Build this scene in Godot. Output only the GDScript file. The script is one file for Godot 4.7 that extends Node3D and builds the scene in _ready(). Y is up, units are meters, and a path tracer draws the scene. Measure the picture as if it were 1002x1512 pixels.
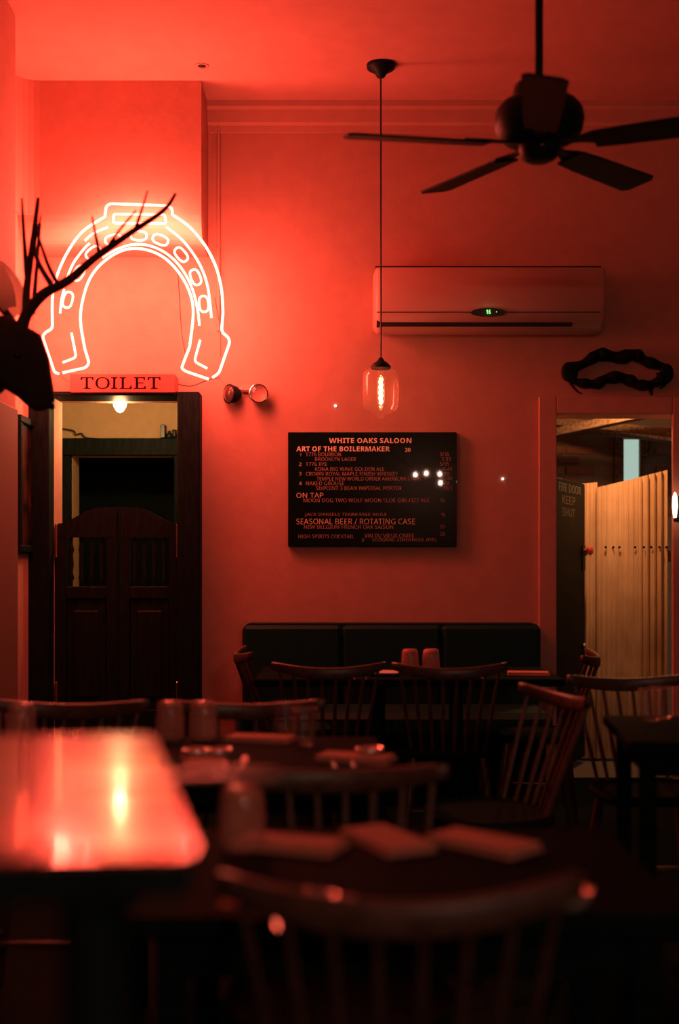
extends Node3D
# A saloon dining room at night, lit by a red neon horseshoe. x right, y up, z towards the viewer; the back wall's face is z = 0.

const CEIL := 3.855
const LEFT := -1.735
const PIER := -1.536
const RIGHT := 3.2
const FRONT := 9.4
const EYE := Vector3(0, 1.24, 6.73)
const FPX := 1750.0

var M := {}
var taken := {}
var rng := RandomNumberGenerator.new()

# ---------------------------------------------------------------- helpers
func numbered(called: String) -> String:
	var k: int = taken.get(called, -1) + 1
	taken[called] = k
	return called if k == 0 else "%s_%03d" % [called, k]

func tag(o: Node3D, label: String, category: String, group := "") -> Node3D:
	o.set_meta("label", label)
	o.set_meta("category", category)
	if group != "":
		o.set_meta("group", group)
	return o

func thing(called: String, label: String, category: String, at := Vector3.ZERO, turn := 0.0, group := "") -> Node3D:
	var o := Node3D.new()
	o.name = numbered(called)
	add_child(o, true)
	o.position = at
	o.rotation.y = turn
	tag(o, label, category, group)
	return o

func part(called: String, mesh: Mesh, mat: Material, parent: Node = null) -> MeshInstance3D:
	var o := MeshInstance3D.new()
	o.mesh = mesh
	o.material_override = mat
	o.cast_shadow = GeometryInstance3D.SHADOW_CASTING_SETTING_ON
	if parent == null:
		o.name = numbered(called)
		add_child(o, true)
	else:
		var n := called
		var k := 0
		while parent.has_node(NodePath(n)):
			k += 1
			n = "%s_%03d" % [called, k]
		o.name = n
		parent.add_child(o, true)
	return o

func struct(called: String, mesh: Mesh, mat: Material) -> MeshInstance3D:
	var o := part(called, mesh, mat)
	o.set_meta("kind", "structure")
	return o

func dup(src: Node3D, at: Vector3, turn: float, label: String, called := "") -> Node3D:
	var c: Node3D = src.duplicate()
	var stem := called if called != "" else String(src.name)
	c.name = numbered(stem)
	add_child(c, true)
	c.position = at
	c.rotation.y = turn
	c.set_meta("label", label)
	return c

func begin() -> SurfaceTool:
	var st := SurfaceTool.new()
	st.begin(Mesh.PRIMITIVE_TRIANGLES)
	st.set_smooth_group(-1)
	return st

func finish(st: SurfaceTool) -> ArrayMesh:
	st.generate_normals()
	return st.commit()

# a triangle whose front looks away from the point «from» (clockwise seen from outside)
func tri(st: SurfaceTool, a: Vector3, b: Vector3, c: Vector3, from: Vector3) -> void:
	var n := (b - a).cross(c - a)
	if n.length_squared() < 1e-16:
		return
	if n.dot((a + b + c) / 3.0 - from) > 0.0:
		st.add_vertex(a); st.add_vertex(c); st.add_vertex(b)
	else:
		st.add_vertex(a); st.add_vertex(b); st.add_vertex(c)

func quad(st: SurfaceTool, a: Vector3, b: Vector3, c: Vector3, d: Vector3, from: Vector3) -> void:
	tri(st, a, b, c, from)
	tri(st, a, c, d, from)

# box with chamfered edges
func add_box(st: SurfaceTool, center: Vector3, size: Vector3, bevel := 0.004, basis := Basis.IDENTITY) -> void:
	st.set_smooth_group(-1)
	var h := size / 2.0
	var b := minf(bevel, minf(h.x, minf(h.y, h.z)) * 0.9)
	var inner := h - Vector3(b, b, b)
	var f := func(sx: int, sy: int, sz: int, axis: int) -> Vector3:
		var s := Vector3(sx, sy, sz)
		var p := Vector3(s.x * inner.x, s.y * inner.y, s.z * inner.z)
		p[axis] = s[axis] * h[axis]
		return center + basis * p
	for axis in 3:
		var u := (axis + 1) % 3
		var v := (axis + 2) % 3
		for s in [-1, 1]:
			var ps := []
			for k in [[-1, -1], [1, -1], [1, 1], [-1, 1]]:
				var c := [0, 0, 0]
				c[axis] = s; c[u] = k[0]; c[v] = k[1]
				ps.append(f.call(c[0], c[1], c[2], axis))
			quad(st, ps[0], ps[1], ps[2], ps[3], center)
		if b > 0.0:
			for s in [-1, 1]:
				for t in [-1, 1]:
					var c0 := [0, 0, 0]
					var c1 := [0, 0, 0]
					c0[u] = s; c0[v] = t; c1[u] = s; c1[v] = t
					c0[axis] = -1; c1[axis] = 1
					quad(st, f.call(c0[0], c0[1], c0[2], u), f.call(c1[0], c1[1], c1[2], u), f.call(c1[0], c1[1], c1[2], v), f.call(c0[0], c0[1], c0[2], v), center)
	if b > 0.0:
		for sx in [-1, 1]:
			for sy in [-1, 1]:
				for sz in [-1, 1]:
					tri(st, f.call(sx, sy, sz, 0), f.call(sx, sy, sz, 1), f.call(sx, sy, sz, 2), center)

func box(center: Vector3, size: Vector3, bevel := 0.004, basis := Basis.IDENTITY) -> ArrayMesh:
	var st := begin()
	add_box(st, center, size, bevel, basis)
	return finish(st)

func span(lo: Vector3, hi: Vector3, bevel := 0.0) -> ArrayMesh:
	return box((lo + hi) / 2.0, hi - lo, bevel)

# tube along points; radius is a float or a list; flat squeezes it along z
func add_tube(st: SurfaceTool, pts: Array, radius, sides := 8, closed := false, squeeze := Vector3.ONE) -> void:
	st.set_smooth_group(0)
	var n := pts.size()
	var rings := []
	var side := Vector3.ZERO
	for i in n:
		var p: Vector3 = pts[i]
		var q: Vector3 = pts[(i + 1) % n] if (closed or i < n - 1) else p
		var o: Vector3 = pts[(i - 1 + n) % n] if (closed or i > 0) else p
		var dir := (q - o).normalized()
		if side == Vector3.ZERO:
			side = dir.cross(Vector3.UP if absf(dir.y) < 0.9 else Vector3.RIGHT).normalized()
		else:
			side = (side - dir * side.dot(dir)).normalized()
		var up := side.cross(dir)
		var r: float = radius if not (radius is Array) else radius[i]
		var ring := []
		for k in sides:
			var a := TAU * k / sides
			ring.append(p + (side * cos(a) + up * sin(a)) * r * squeeze)
		rings.append(ring)
	for i in (n if closed else n - 1):
		var A: Array = rings[i]
		var B: Array = rings[(i + 1) % n]
		var mid: Vector3 = (pts[i] + pts[(i + 1) % n]) / 2.0
		for k in sides:
			var k2 := (k + 1) % sides
			quad(st, A[k], A[k2], B[k2], B[k], mid)
	if not closed:
		for e in [0, n - 1]:
			var R: Array = rings[e]
			var c: Vector3 = pts[e]
			var inn: Vector3 = pts[1] if e == 0 else pts[n - 2]
			st.set_smooth_group(-1)
			for k in sides:
				tri(st, c, R[k], R[(k + 1) % sides], inn)
			st.set_smooth_group(0)

func tube(pts: Array, radius, sides := 8, closed := false) -> ArrayMesh:
	var st := begin()
	add_tube(st, pts, radius, sides, closed)
	return finish(st)

# surface of revolution about y; profile of (radius, y) from bottom to top
func add_lathe(st: SurfaceTool, profile: Array, sides := 24, at := Transform3D.IDENTITY, sharp := false) -> void:
	st.set_smooth_group(-1 if sharp else 0)
	for i in profile.size() - 1:
		var p: Vector2 = profile[i]
		var q: Vector2 = profile[i + 1]
		var e := q - p
		if e.length() < 1e-6:
			continue
		var outn := Vector2(e.y, -e.x)      # to the right of the upward profile
		for k in sides:
			var a := TAU * k / sides
			var b := TAU * (k + 1) / sides
			var da := Vector3(cos(a), 0, sin(a))
			var db := Vector3(cos(b), 0, sin(b))
			var dm := (da + db) / 2.0
			var v := [da * p.x + Vector3.UP * p.y, db * p.x + Vector3.UP * p.y, db * q.x + Vector3.UP * q.y, da * q.x + Vector3.UP * q.y]
			var mid: Vector3 = (v[0] + v[1] + v[2] + v[3]) / 4.0
			var from := mid - (dm * outn.x + Vector3.UP * outn.y)
			for j in 4:
				v[j] = at * v[j]
			quad(st, v[0], v[1], v[2], v[3], at * from)

func lathe(profile: Array, sides := 24, at := Transform3D.IDENTITY) -> ArrayMesh:
	var st := begin()
	add_lathe(st, profile, sides, at)
	return finish(st)

# polygon in xy pushed from z0 to z1, then moved
func add_extrude(st: SurfaceTool, poly: PackedVector2Array, z0: float, z1: float, at := Transform3D.IDENTITY) -> void:
	st.set_smooth_group(-1)
	var idx := Geometry2D.triangulate_polygon(poly)
	var zm := (z0 + z1) / 2.0
	for i in range(0, idx.size(), 3):
		for z in [z0, z1]:
			var v := []
			for j in 3:
				v.append(at * Vector3(poly[idx[i + j]].x, poly[idx[i + j]].y, z))
			var c := (poly[idx[i]] + poly[idx[i + 1]] + poly[idx[i + 2]]) / 3.0
			tri(st, v[0], v[1], v[2], at * Vector3(c.x, c.y, zm))
	var cw := Geometry2D.is_polygon_clockwise(poly)
	for i in poly.size():
		var p := poly[i]
		var q := poly[(i + 1) % poly.size()]
		var e := (q - p).normalized()
		var outn := Vector2(e.y, -e.x) * (-1.0 if cw else 1.0)
		var m := (p + q) / 2.0 - outn * 0.01
		quad(st, at * Vector3(p.x, p.y, z0), at * Vector3(q.x, q.y, z0), at * Vector3(q.x, q.y, z1), at * Vector3(p.x, p.y, z1), at * Vector3(m.x, m.y, zm))

func extrude(poly: Array, z0: float, z1: float, at := Transform3D.IDENTITY) -> ArrayMesh:
	var st := begin()
	add_extrude(st, PackedVector2Array(poly), z0, z1, at)
	return finish(st)

# rings of points (each a closed loop) skinned into one smooth body
func add_loft(st: SurfaceTool, rings: Array, centers: Array, caps := true) -> void:
	st.set_smooth_group(0)
	for i in rings.size() - 1:
		var A: Array = rings[i]
		var B: Array = rings[i + 1]
		var mid: Vector3 = (centers[i] + centers[i + 1]) / 2.0
		for k in A.size():
			var k2 := (k + 1) % A.size()
			quad(st, A[k], A[k2], B[k2], B[k], mid)
	if caps:
		for e in [0, rings.size() - 1]:
			var R: Array = rings[e]
			var inn: Vector3 = centers[1] if e == 0 else centers[rings.size() - 2]
			for k in R.size():
				tri(st, centers[e], R[k], R[(k + 1) % R.size()], inn)

# Catmull-Rom through the points
func smooth(pts: Array, steps := 6, closed := false) -> Array:
	var out := []
	var n := pts.size()
	for i in (n if closed else n - 1):
		var p0 = pts[(i - 1 + n) % n] if (closed or i > 0) else pts[0]
		var p1 = pts[i]
		var p2 = pts[(i + 1) % n]
		var p3 = pts[(i + 2) % n] if (closed or i < n - 2) else pts[n - 1]
		for k in steps:
			var t := float(k) / steps
			out.append(0.5 * ((2.0 * p1) + (p2 - p0) * t + (2.0 * p0 - 5.0 * p1 + 4.0 * p2 - p3) * t * t + (3.0 * p1 - p0 - 3.0 * p2 + p3) * t * t * t))
	if not closed:
		out.append(pts[n - 1])
	return out

# a polyline with its corners rounded
func rounded(pts: Array, r := 0.012) -> Array:
	var out := [pts[0]]
	for i in range(1, pts.size() - 1):
		var a: Vector3 = pts[i - 1]
		var b: Vector3 = pts[i]
		var c: Vector3 = pts[i + 1]
		var k := minf(r, minf(a.distance_to(b), b.distance_to(c)) * 0.45)
		var p := b + (a - b).normalized() * k
		var q := b + (c - b).normalized() * k
		for j in 5:
			var t := j / 4.0
			out.append(p.lerp(b, t).lerp(b.lerp(q, t), t))
	out.append(pts[pts.size() - 1])
	return out

# the point of the photograph's pixel at a distance of d metres in front of the lens: where a surveyed point stands
func P(px: float, py: float, d: float) -> Vector3:
	return Vector3((px - 501.0) / FPX * d, EYE.y - (py - 835.0) / FPX * d, EYE.z - d)

# ---------------------------------------------------------------- materials
func noise_tex(freq: float, seed_: int, colors: Array, size := 256, stretch := false) -> NoiseTexture2D:
	var n := FastNoiseLite.new()
	n.seed = seed_
	n.frequency = freq
	n.noise_type = FastNoiseLite.TYPE_SIMPLEX_SMOOTH
	n.fractal_octaves = 4
	var g := Gradient.new()
	g.set_color(0, colors[0])
	g.set_color(1, colors[1])
	var t := NoiseTexture2D.new()
	t.width = size
	t.height = size
	t.seamless = true
	t.noise = n
	t.color_ramp = g
	return t

func mat(called: String, linear: Color, rough := 0.6, metal := 0.0, spec := 0.5) -> StandardMaterial3D:
	var m := StandardMaterial3D.new()
	m.resource_name = called
	m.albedo_color = linear.linear_to_srgb()
	m.roughness = rough
	m.metallic = metal
	m.metallic_specular = spec
	M[called] = m
	return m

func grain(m: StandardMaterial3D, tex: Texture2D, scale: Vector3) -> void:
	m.albedo_texture = tex
	m.uv1_triplanar = true
	m.uv1_scale = scale

func glow(called: String, linear: Color, energy: float) -> StandardMaterial3D:
	var m := mat(called, Color(0.3, 0.3, 0.3), 0.4)
	m.emission_enabled = true
	m.emission = linear.linear_to_srgb()
	m.emission_energy_multiplier = energy
	return m

func make_materials() -> void:
	var plaster := noise_tex(0.02, 3, [Color(0.95, 0.95, 0.95), Color(1, 1, 1)], 512)
	var bump := noise_tex(0.06, 7, [Color(0, 0, 0), Color(1, 1, 1)], 512)
	var streak := noise_tex(0.03, 11, [Color(0.55, 0.5, 0.48), Color(1, 1, 1)], 256)
	var m := mat("wall_paint", Color(0.56, 0.30, 0.235), 0.75, 0, 0.35)
	grain(m, plaster, Vector3(0.7, 0.7, 0.7))
	m.heightmap_enabled = true
	m.heightmap_texture = bump
	m.heightmap_scale = 0.08
	m = mat("ceiling_paint", Color(0.56, 0.32, 0.26), 0.85, 0, 0.3)
	grain(m, plaster, Vector3(0.5, 0.5, 0.5))
	m = mat("corridor_paint", Color(0.66, 0.50, 0.30), 0.8, 0, 0.3)
	grain(m, plaster, Vector3(1, 1, 1))
	mat("trim_paint", Color(0.52, 0.28, 0.22), 0.5)
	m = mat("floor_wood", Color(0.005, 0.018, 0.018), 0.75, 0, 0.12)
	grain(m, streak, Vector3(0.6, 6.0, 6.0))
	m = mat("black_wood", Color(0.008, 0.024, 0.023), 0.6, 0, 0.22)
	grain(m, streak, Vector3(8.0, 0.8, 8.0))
	mat("unseen_wall_dark", Color(0.05, 0.045, 0.04), 0.6)  # for walls out of view, kept dark to cut bounced red light
	mat("dado_paint", Color(0.20, 0.13, 0.10), 0.7)
	m = mat("saloon_wood", Color(0.012, 0.024, 0.022), 0.55, 0, 0.22)
	grain(m, streak, Vector3(8.0, 0.8, 8.0))
	m = mat("chair_wood", Color(0.13, 0.07, 0.05), 0.4)
	grain(m, streak, Vector3(3.0, 3.0, 3.0))
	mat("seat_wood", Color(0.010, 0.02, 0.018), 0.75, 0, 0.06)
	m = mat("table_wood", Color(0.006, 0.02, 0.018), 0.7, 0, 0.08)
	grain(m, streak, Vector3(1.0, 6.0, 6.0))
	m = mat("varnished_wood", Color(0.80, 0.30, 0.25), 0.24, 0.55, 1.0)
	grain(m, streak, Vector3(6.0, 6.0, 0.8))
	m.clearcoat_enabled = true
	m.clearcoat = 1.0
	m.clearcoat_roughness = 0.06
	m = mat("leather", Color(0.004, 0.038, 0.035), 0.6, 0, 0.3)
	m.heightmap_enabled = true
	m.heightmap_texture = bump
	m.heightmap_scale = 0.1
	m.uv1_triplanar = true
	m.uv1_scale = Vector3(4, 4, 4)
	mat("black_metal", Color(0.006, 0.022, 0.022), 0.5, 0.0, 0.25)
	mat("black_plastic", Color(0.01, 0.018, 0.018), 0.35)
	m = mat("fan_wood", Color(0.008, 0.02, 0.019), 0.55, 0, 0.25)
	grain(m, streak, Vector3(2, 2, 2))
	mat("ac_plastic", Color(0.56, 0.33, 0.27), 0.4)
	mat("slot_dark", Color(0.01, 0.018, 0.018), 0.7)
	mat("board", Color(0.004, 0.011, 0.010), 0.015, 0, 0.5)
	mat("letter_cream", Color(0.95, 0.80, 0.62), 0.7)
	mat("letter_thin", Color(0.42, 0.24, 0.18), 0.7)
	mat("letter_mid", Color(0.7, 0.52, 0.36), 0.7)
	mat("letter_dark", Color(0.008, 0.004, 0.004), 0.8, 0, 0.05)
	mat("letter_grey", Color(0.16, 0.15, 0.11), 0.7)
	mat("sign_red", Color(0.36, 0.09, 0.07), 0.6)
	mat("brass", Color(0.85, 0.55, 0.25), 0.25, 1.0)
	mat("chrome", Color(0.85, 0.85, 0.85), 0.12, 1.0)
	mat("steel", Color(0.75, 0.75, 0.75), 0.22, 1.0)
	m = mat("glazed", Color(0.85, 0.7, 0.62), 0.22, 0.7, 0.9)
	mat("porcelain", Color(0.75, 0.72, 0.68), 0.25)
	mat("napkin", Color(0.50, 0.22, 0.16), 0.85)
	mat("fur", Color(0.03, 0.025, 0.02), 0.9)
	m = mat("backlit_ear_fur", Color(0.75, 0.62, 0.5), 0.9)  # pale colour makes the ear look lit from behind
	m.backlight_enabled = true
	m.backlight = Color(1.0, 0.9, 0.8)
	mat("antler", Color(0.06, 0.03, 0.025), 0.6)
	mat("eye", Color(0.01, 0.01, 0.01), 0.05)
	m = mat("zinc", Color(0.62, 0.44, 0.27), 0.6, 0.0)
	grain(m, noise_tex(0.012, 21, [Color(0.72, 0.68, 0.62), Color(1, 1, 1)], 256), Vector3(2.5, 0.7, 2.5))
	mat("brick_a", Color(0.34, 0.15, 0.10), 0.9)
	mat("brick_b", Color(0.24, 0.12, 0.09), 0.9)
	mat("brick_c", Color(0.42, 0.22, 0.14), 0.9)
	mat("mortar", Color(0.3, 0.23, 0.17), 0.95)
	m = mat("rafter", Color(0.42, 0.28, 0.16), 0.8)
	grain(m, streak, Vector3(4, 4, 4))
	mat("concrete", Color(0.2, 0.18, 0.15), 0.9)
	m = mat("picture", Color(0.12, 0.08, 0.07), 0.3)
	grain(m, noise_tex(0.02, 31, [Color(0.15, 0.15, 0.17), Color(1, 0.75, 0.6)], 128), Vector3(2, 2, 2))
	m = mat("clear_glass", Color(1, 1, 1, 0.12), 0.05)
	m.albedo_color = Color(1, 0.7, 0.6, 0.05)
	m.transparency = BaseMaterial3D.TRANSPARENCY_ALPHA
	m = mat("tumbler_glass", Color(1, 1, 1, 0.3), 0.08)
	m.albedo_color = Color(0.9, 0.62, 0.55, 0.42)
	m.transparency = BaseMaterial3D.TRANSPARENCY_ALPHA
	m = mat("red_lens", Color(0.7, 0.12, 0.08), 0.3)
	# things that give off light
	glow("neon_gas", Color(1.0, 0.155, 0.115), 7.5)
	glow("filament", Color(1.0, 0.55, 0.25), 7.0)
	glow("white_bulb", Color(1.0, 0.75, 0.5), 7.0)
	glow("sconce_bulb", Color(1.0, 0.55, 0.3), 6.0)
	glow("green_digit", Color(0.25, 1.0, 0.2), 1.5)
	glow("festoon_bulb", Color(1.0, 0.95, 0.85), 60.0)
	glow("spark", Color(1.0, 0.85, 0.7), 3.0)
	glow("lit_pane", Color(0.55, 0.78, 0.66), 0.65)

func omni(called: String, at: Vector3, color: Color, energy: float, size := 0.05, parent: Node = null) -> OmniLight3D:
	var l := OmniLight3D.new()
	l.name = called
	l.position = at
	l.light_color = color.linear_to_srgb()
	l.light_energy = energy
	l.light_size = size
	l.omni_range = 14.0
	l.omni_attenuation = 2.0
	l.shadow_enabled = true
	(parent if parent else self).add_child(l, true)
	return l

# flat lettering, as wide and tall as given; at is its lower left corner
func letters(called: String, text: String, bold: bool, serif: bool, width: float, height: float, m: Material, parent: Node, at: Vector3, basis := Basis.IDENTITY) -> MeshInstance3D:
	var f := SystemFont.new()
	f.font_names = PackedStringArray(["Droid Serif" if serif else "Droid Sans"])
	f.font_weight = 700 if bold else 400
	var t := TextMesh.new()
	t.text = text
	t.font = f
	t.font_size = 32
	t.pixel_size = 0.01
	t.depth = 0.02
	t.horizontal_alignment = HORIZONTAL_ALIGNMENT_LEFT
	var arrays := t.get_mesh_arrays()
	var am := ArrayMesh.new()
	var vs: PackedVector3Array = arrays[Mesh.ARRAY_VERTEX]
	var lo := Vector3(1e9, 1e9, 1e9)
	var hi := -lo
	for v in vs:
		lo = lo.min(v)
		hi = hi.max(v)
	var k := Vector3(width / (hi.x - lo.x), height / (hi.y - lo.y), 0.1)
	for i in vs.size():
		vs[i] = (vs[i] - Vector3(lo.x, lo.y, lo.z)) * k
	arrays[Mesh.ARRAY_VERTEX] = vs
	am.add_surface_from_arrays(Mesh.PRIMITIVE_TRIANGLES, arrays)
	var o := part(called, am, m, parent)
	o.transform = Transform3D(basis, at)
	return o

# ---------------------------------------------------------------- the scene
func _ready() -> void:
	rng.seed = 5
	# camera, sky, exposure
	var cam := Camera3D.new()
	cam.name = "camera"
	cam.position = EYE
	cam.near = 0.05
	cam.far = 60.0
	var lens := CameraAttributesPhysical.new()
	lens.frustum_focal_length = 12.0 / (756.0 / FPX)
	lens.frustum_focus_distance = 6.5
	lens.frustum_near = 0.05
	lens.frustum_far = 60.0
	lens.exposure_aperture = 0.95
	cam.attributes = lens
	cam.projection = Camera3D.PROJECTION_FRUSTUM
	cam.size = 2.0 * cam.near * 756.0 / FPX
	cam.frustum_offset = Vector2(0, cam.near * 79.0 / FPX)
	add_child(cam)
	cam.current = true
	var e := Environment.new()
	e.background_mode = Environment.BG_SKY
	var sky := Sky.new()
	var dusk := ProceduralSkyMaterial.new()
	dusk.sky_top_color = Color(0.10, 0.30, 0.32)
	dusk.sky_horizon_color = Color(0.16, 0.36, 0.36)
	dusk.ground_bottom_color = Color(0.02, 0.04, 0.04)
	dusk.ground_horizon_color = Color(0.10, 0.22, 0.22)
	dusk.sky_energy_multiplier = 2.2
	sky.sky_material = dusk
	e.sky = sky
	e.tonemap_mode = Environment.TONE_MAPPER_LINEAR
	e.tonemap_exposure = 1.0
	e.sdfgi_enabled = true
	e.ssao_enabled = true
	e.ssil_enabled = true
	var we := WorldEnvironment.new()
	we.name = "world"
	we.environment = e
	add_child(we)
	make_materials()
	room()
	corridor()
	yard()
	neon_sign()
	toilet_sign()
	saloon_doors()
	bulb_in_doorway()
	air_conditioner()
	ceiling_fan()
	pendant()
	menu_board()
	banquette()
	carving()
	wall_bits()
	furniture()
	deer()
	high_table()
	festoon()

func room() -> void:
	var W: Material = M.wall_paint
	# back wall with the toilet doorway and the yard doorway
	var T0 := -1.62; var T1 := -0.905; var TH := 2.19     # toilet opening (inside the frame)
	var Y0 := 1.228; var Y1 := 1.96; var YC := 1.884; var YH := 2.098
	var st := begin()
	add_box(st, Vector3((LEFT - 0.2 + T0) / 2, CEIL / 2, -0.1), Vector3(T0 - LEFT + 0.2, CEIL, 0.2), 0)
	add_box(st, Vector3((T0 + T1) / 2, (TH + CEIL) / 2, -0.1), Vector3(T1 - T0, CEIL - TH, 0.2), 0)
	add_box(st, Vector3((T1 + Y0) / 2, CEIL / 2, -0.1), Vector3(Y0 - T1, CEIL, 0.2), 0)
	add_box(st, Vector3((Y0 + Y1) / 2, (YH + CEIL) / 2, -0.1), Vector3(Y1 - Y0, CEIL - YH, 0.2), 0)
	add_box(st, Vector3((Y1 + RIGHT + 0.2) / 2, CEIL / 2, -0.1), Vector3(RIGHT + 0.2 - Y1, CEIL, 0.2), 0)
	struct("wall_back", finish(st), W)
	# left wall: an alcove by the toilet door, then a pier that stands proud
	st = begin()
	add_box(st, Vector3(LEFT - 0.1, CEIL / 2, 0.55), Vector3(0.2, CEIL, 1.1), 0)
	add_box(st, Vector3(PIER - 0.2, CEIL / 2, (1.1 + FRONT) / 2), Vector3(0.4, CEIL, FRONT - 1.1), 0.01)
	struct("wall_left", finish(st), W)
	struct("wall_right", span(Vector3(RIGHT, 0, 0), Vector3(RIGHT + 0.2, CEIL, FRONT)), M.unseen_wall_dark)
	# front wall behind the viewer: an unseen window, placed to let in cool light
	st = begin()
	add_box(st, Vector3(0.8, 0.35, FRONT + 0.1), Vector3(5.6, 0.7, 0.2), 0)
	add_box(st, Vector3(0.8, (2.7 + CEIL) / 2, FRONT + 0.1), Vector3(5.6, CEIL - 2.7, 0.2), 0)
	for x in [[-2.0, 1.78], [3.1, 3.6]]:
		add_box(st, Vector3((x[0] + x[1]) / 2, 1.7, FRONT + 0.1), Vector3(x[1] - x[0], 2.0, 0.2), 0)
	struct("wall_front", finish(st), M.unseen_wall_dark)
	for k in 1:
		var x0 := 1.78
		var x1 := 3.1
		st = begin()
		for x in [x0 + 0.03, (x0 + x1) / 2, x1 - 0.03]:
			add_box(st, Vector3(x, 1.7, FRONT + 0.1), Vector3(0.06, 2.0, 0.08), 0.005)
		for y in [0.73, 2.67]:
			add_box(st, Vector3((x0 + x1) / 2, y, FRONT + 0.1), Vector3(x1 - x0 - 0.12, 0.06, 0.08), 0.005)
		var w := struct("window_%d" % (k + 1), finish(st), M.black_wood)
		for j in 2:
			var a: float = lerpf(x0, x1, j / 2.0)
			var b: float = lerpf(x0, x1, (j + 1) / 2.0)
			part("pane", span(Vector3(a + 0.05, 0.75, FRONT + 0.097), Vector3(b - 0.05, 2.65, FRONT + 0.103)), M.clear_glass, w)
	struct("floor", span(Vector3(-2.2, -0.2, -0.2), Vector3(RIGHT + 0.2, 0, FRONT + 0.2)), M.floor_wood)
	struct("ceiling", span(Vector3(-2.2, CEIL, -0.2), Vector3(RIGHT + 0.2, CEIL + 0.2, FRONT + 0.2)), M.ceiling_paint)
	# boxed-in bulkhead over the toilet door, its lower front edge coved
	var b0 := 2.97; var b1 := CEIL; var zf := 0.34
	var poly := [Vector2(0, b0 + 0.02), Vector2(0, b1), Vector2(zf, b1), Vector2(zf, b0 + 0.16)]
	for k in 7:
		var a := PI / 2 * k / 6.0
		poly.append(Vector2(zf - 0.11 * (1 - cos(a)), b0 + 0.16 - 0.14 * sin(a)))
	var tr := Transform3D(Basis(Vector3(0, 0, 1), Vector3(0, 1, 0), Vector3(1, 0, 0)), Vector3.ZERO)
	struct("trim_1", extrude(poly, LEFT, -0.745, tr), W)
	# small cove where the bulkhead meets the left wall
	st = begin()
	var cove := [Vector2(LEFT, zf), Vector2(LEFT, zf + 0.12)]
	for k in range(1, 6):
		var a := PI / 2 * k / 6.0
		cove.append(Vector2(LEFT + 0.12 * (1 - cos(a)), zf + 0.12 - 0.12 * sin(a)))
	cove.append(Vector2(LEFT + 0.12, zf))
	add_extrude(st, PackedVector2Array(cove), -b1, -(b0 + 0.16), Transform3D(Basis(Vector3(1, 0, 0), Vector3(0, 0, 1), Vector3(0, -1, 0)), Vector3.ZERO))
	struct("trim_2", finish(st), W)
	# cornice along the top of the back wall
	poly = [Vector2(0, CEIL), Vector2(0, CEIL - 0.16), Vector2(0.015, CEIL - 0.16), Vector2(0.02, CEIL - 0.125), Vector2(0.035, CEIL - 0.11), Vector2(0.05, CEIL - 0.045), Vector2(0.065, CEIL - 0.03), Vector2(0.07, CEIL)]
	struct("trim_3", extrude(poly, -0.745, RIGHT, tr), W)
	# painted pipe down the wall beside the bulkhead
	struct("trim_4", tube([Vector3(-0.685, CEIL - 0.1, 0.012), Vector3(-0.685, 2.57, 0.012)], 0.011, 10), M.trim_paint)
	# toilet door frame
	st = begin()
	add_box(st, Vector3((T0 - 0.058), 1.105, 0.0), Vector3(0.115, 2.21, 0.24), 0.006)
	add_box(st, Vector3((T1 + 0.0625), 1.105, 0.0), Vector3(0.125, 2.21, 0.24), 0.006)
	add_box(st, Vector3((T0 + T1) / 2, 2.2, 0.0), Vector3(T1 - T0, 0.022, 0.24), 0.004)
	struct("door_1", finish(st), M.black_wood)
	# yard door casing, painted like the wall
	st = begin()
	add_box(st, Vector3(Y0 - 0.05, (YH + 0.1) / 2, 0.012), Vector3(0.1, YH + 0.1, 0.024), 0.005)
	add_box(st, Vector3(YC + 0.06, (YH + 0.1) / 2, 0.012), Vector3(0.12, YH + 0.1, 0.024), 0.005)
	add_box(st, Vector3((Y0 + YC) / 2, YH + 0.05, 0.012), Vector3(YC - Y0, 0.1, 0.024), 0.005)
	struct("door_2", finish(st), W)
	# skirting
	st = begin()
	add_box(st, Vector3((T1 + 0.125 + Y0 - 0.1) / 2, 0.07, 0.009), Vector3(Y0 - 0.1 - T1 - 0.125, 0.14, 0.018), 0.004)
	struct("baseboard_back", finish(st), M.trim_paint)
	struct("trim_5", span(Vector3(PIER - 0.001, 0.14, 1.102), Vector3(PIER + 0.01, 1.98, FRONT), 0.003), M.dado_paint)
	struct("baseboard_left", span(Vector3(PIER, 0, 1.12), Vector3(PIER + 0.018, 0.14, FRONT)), M.trim_paint)

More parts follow.
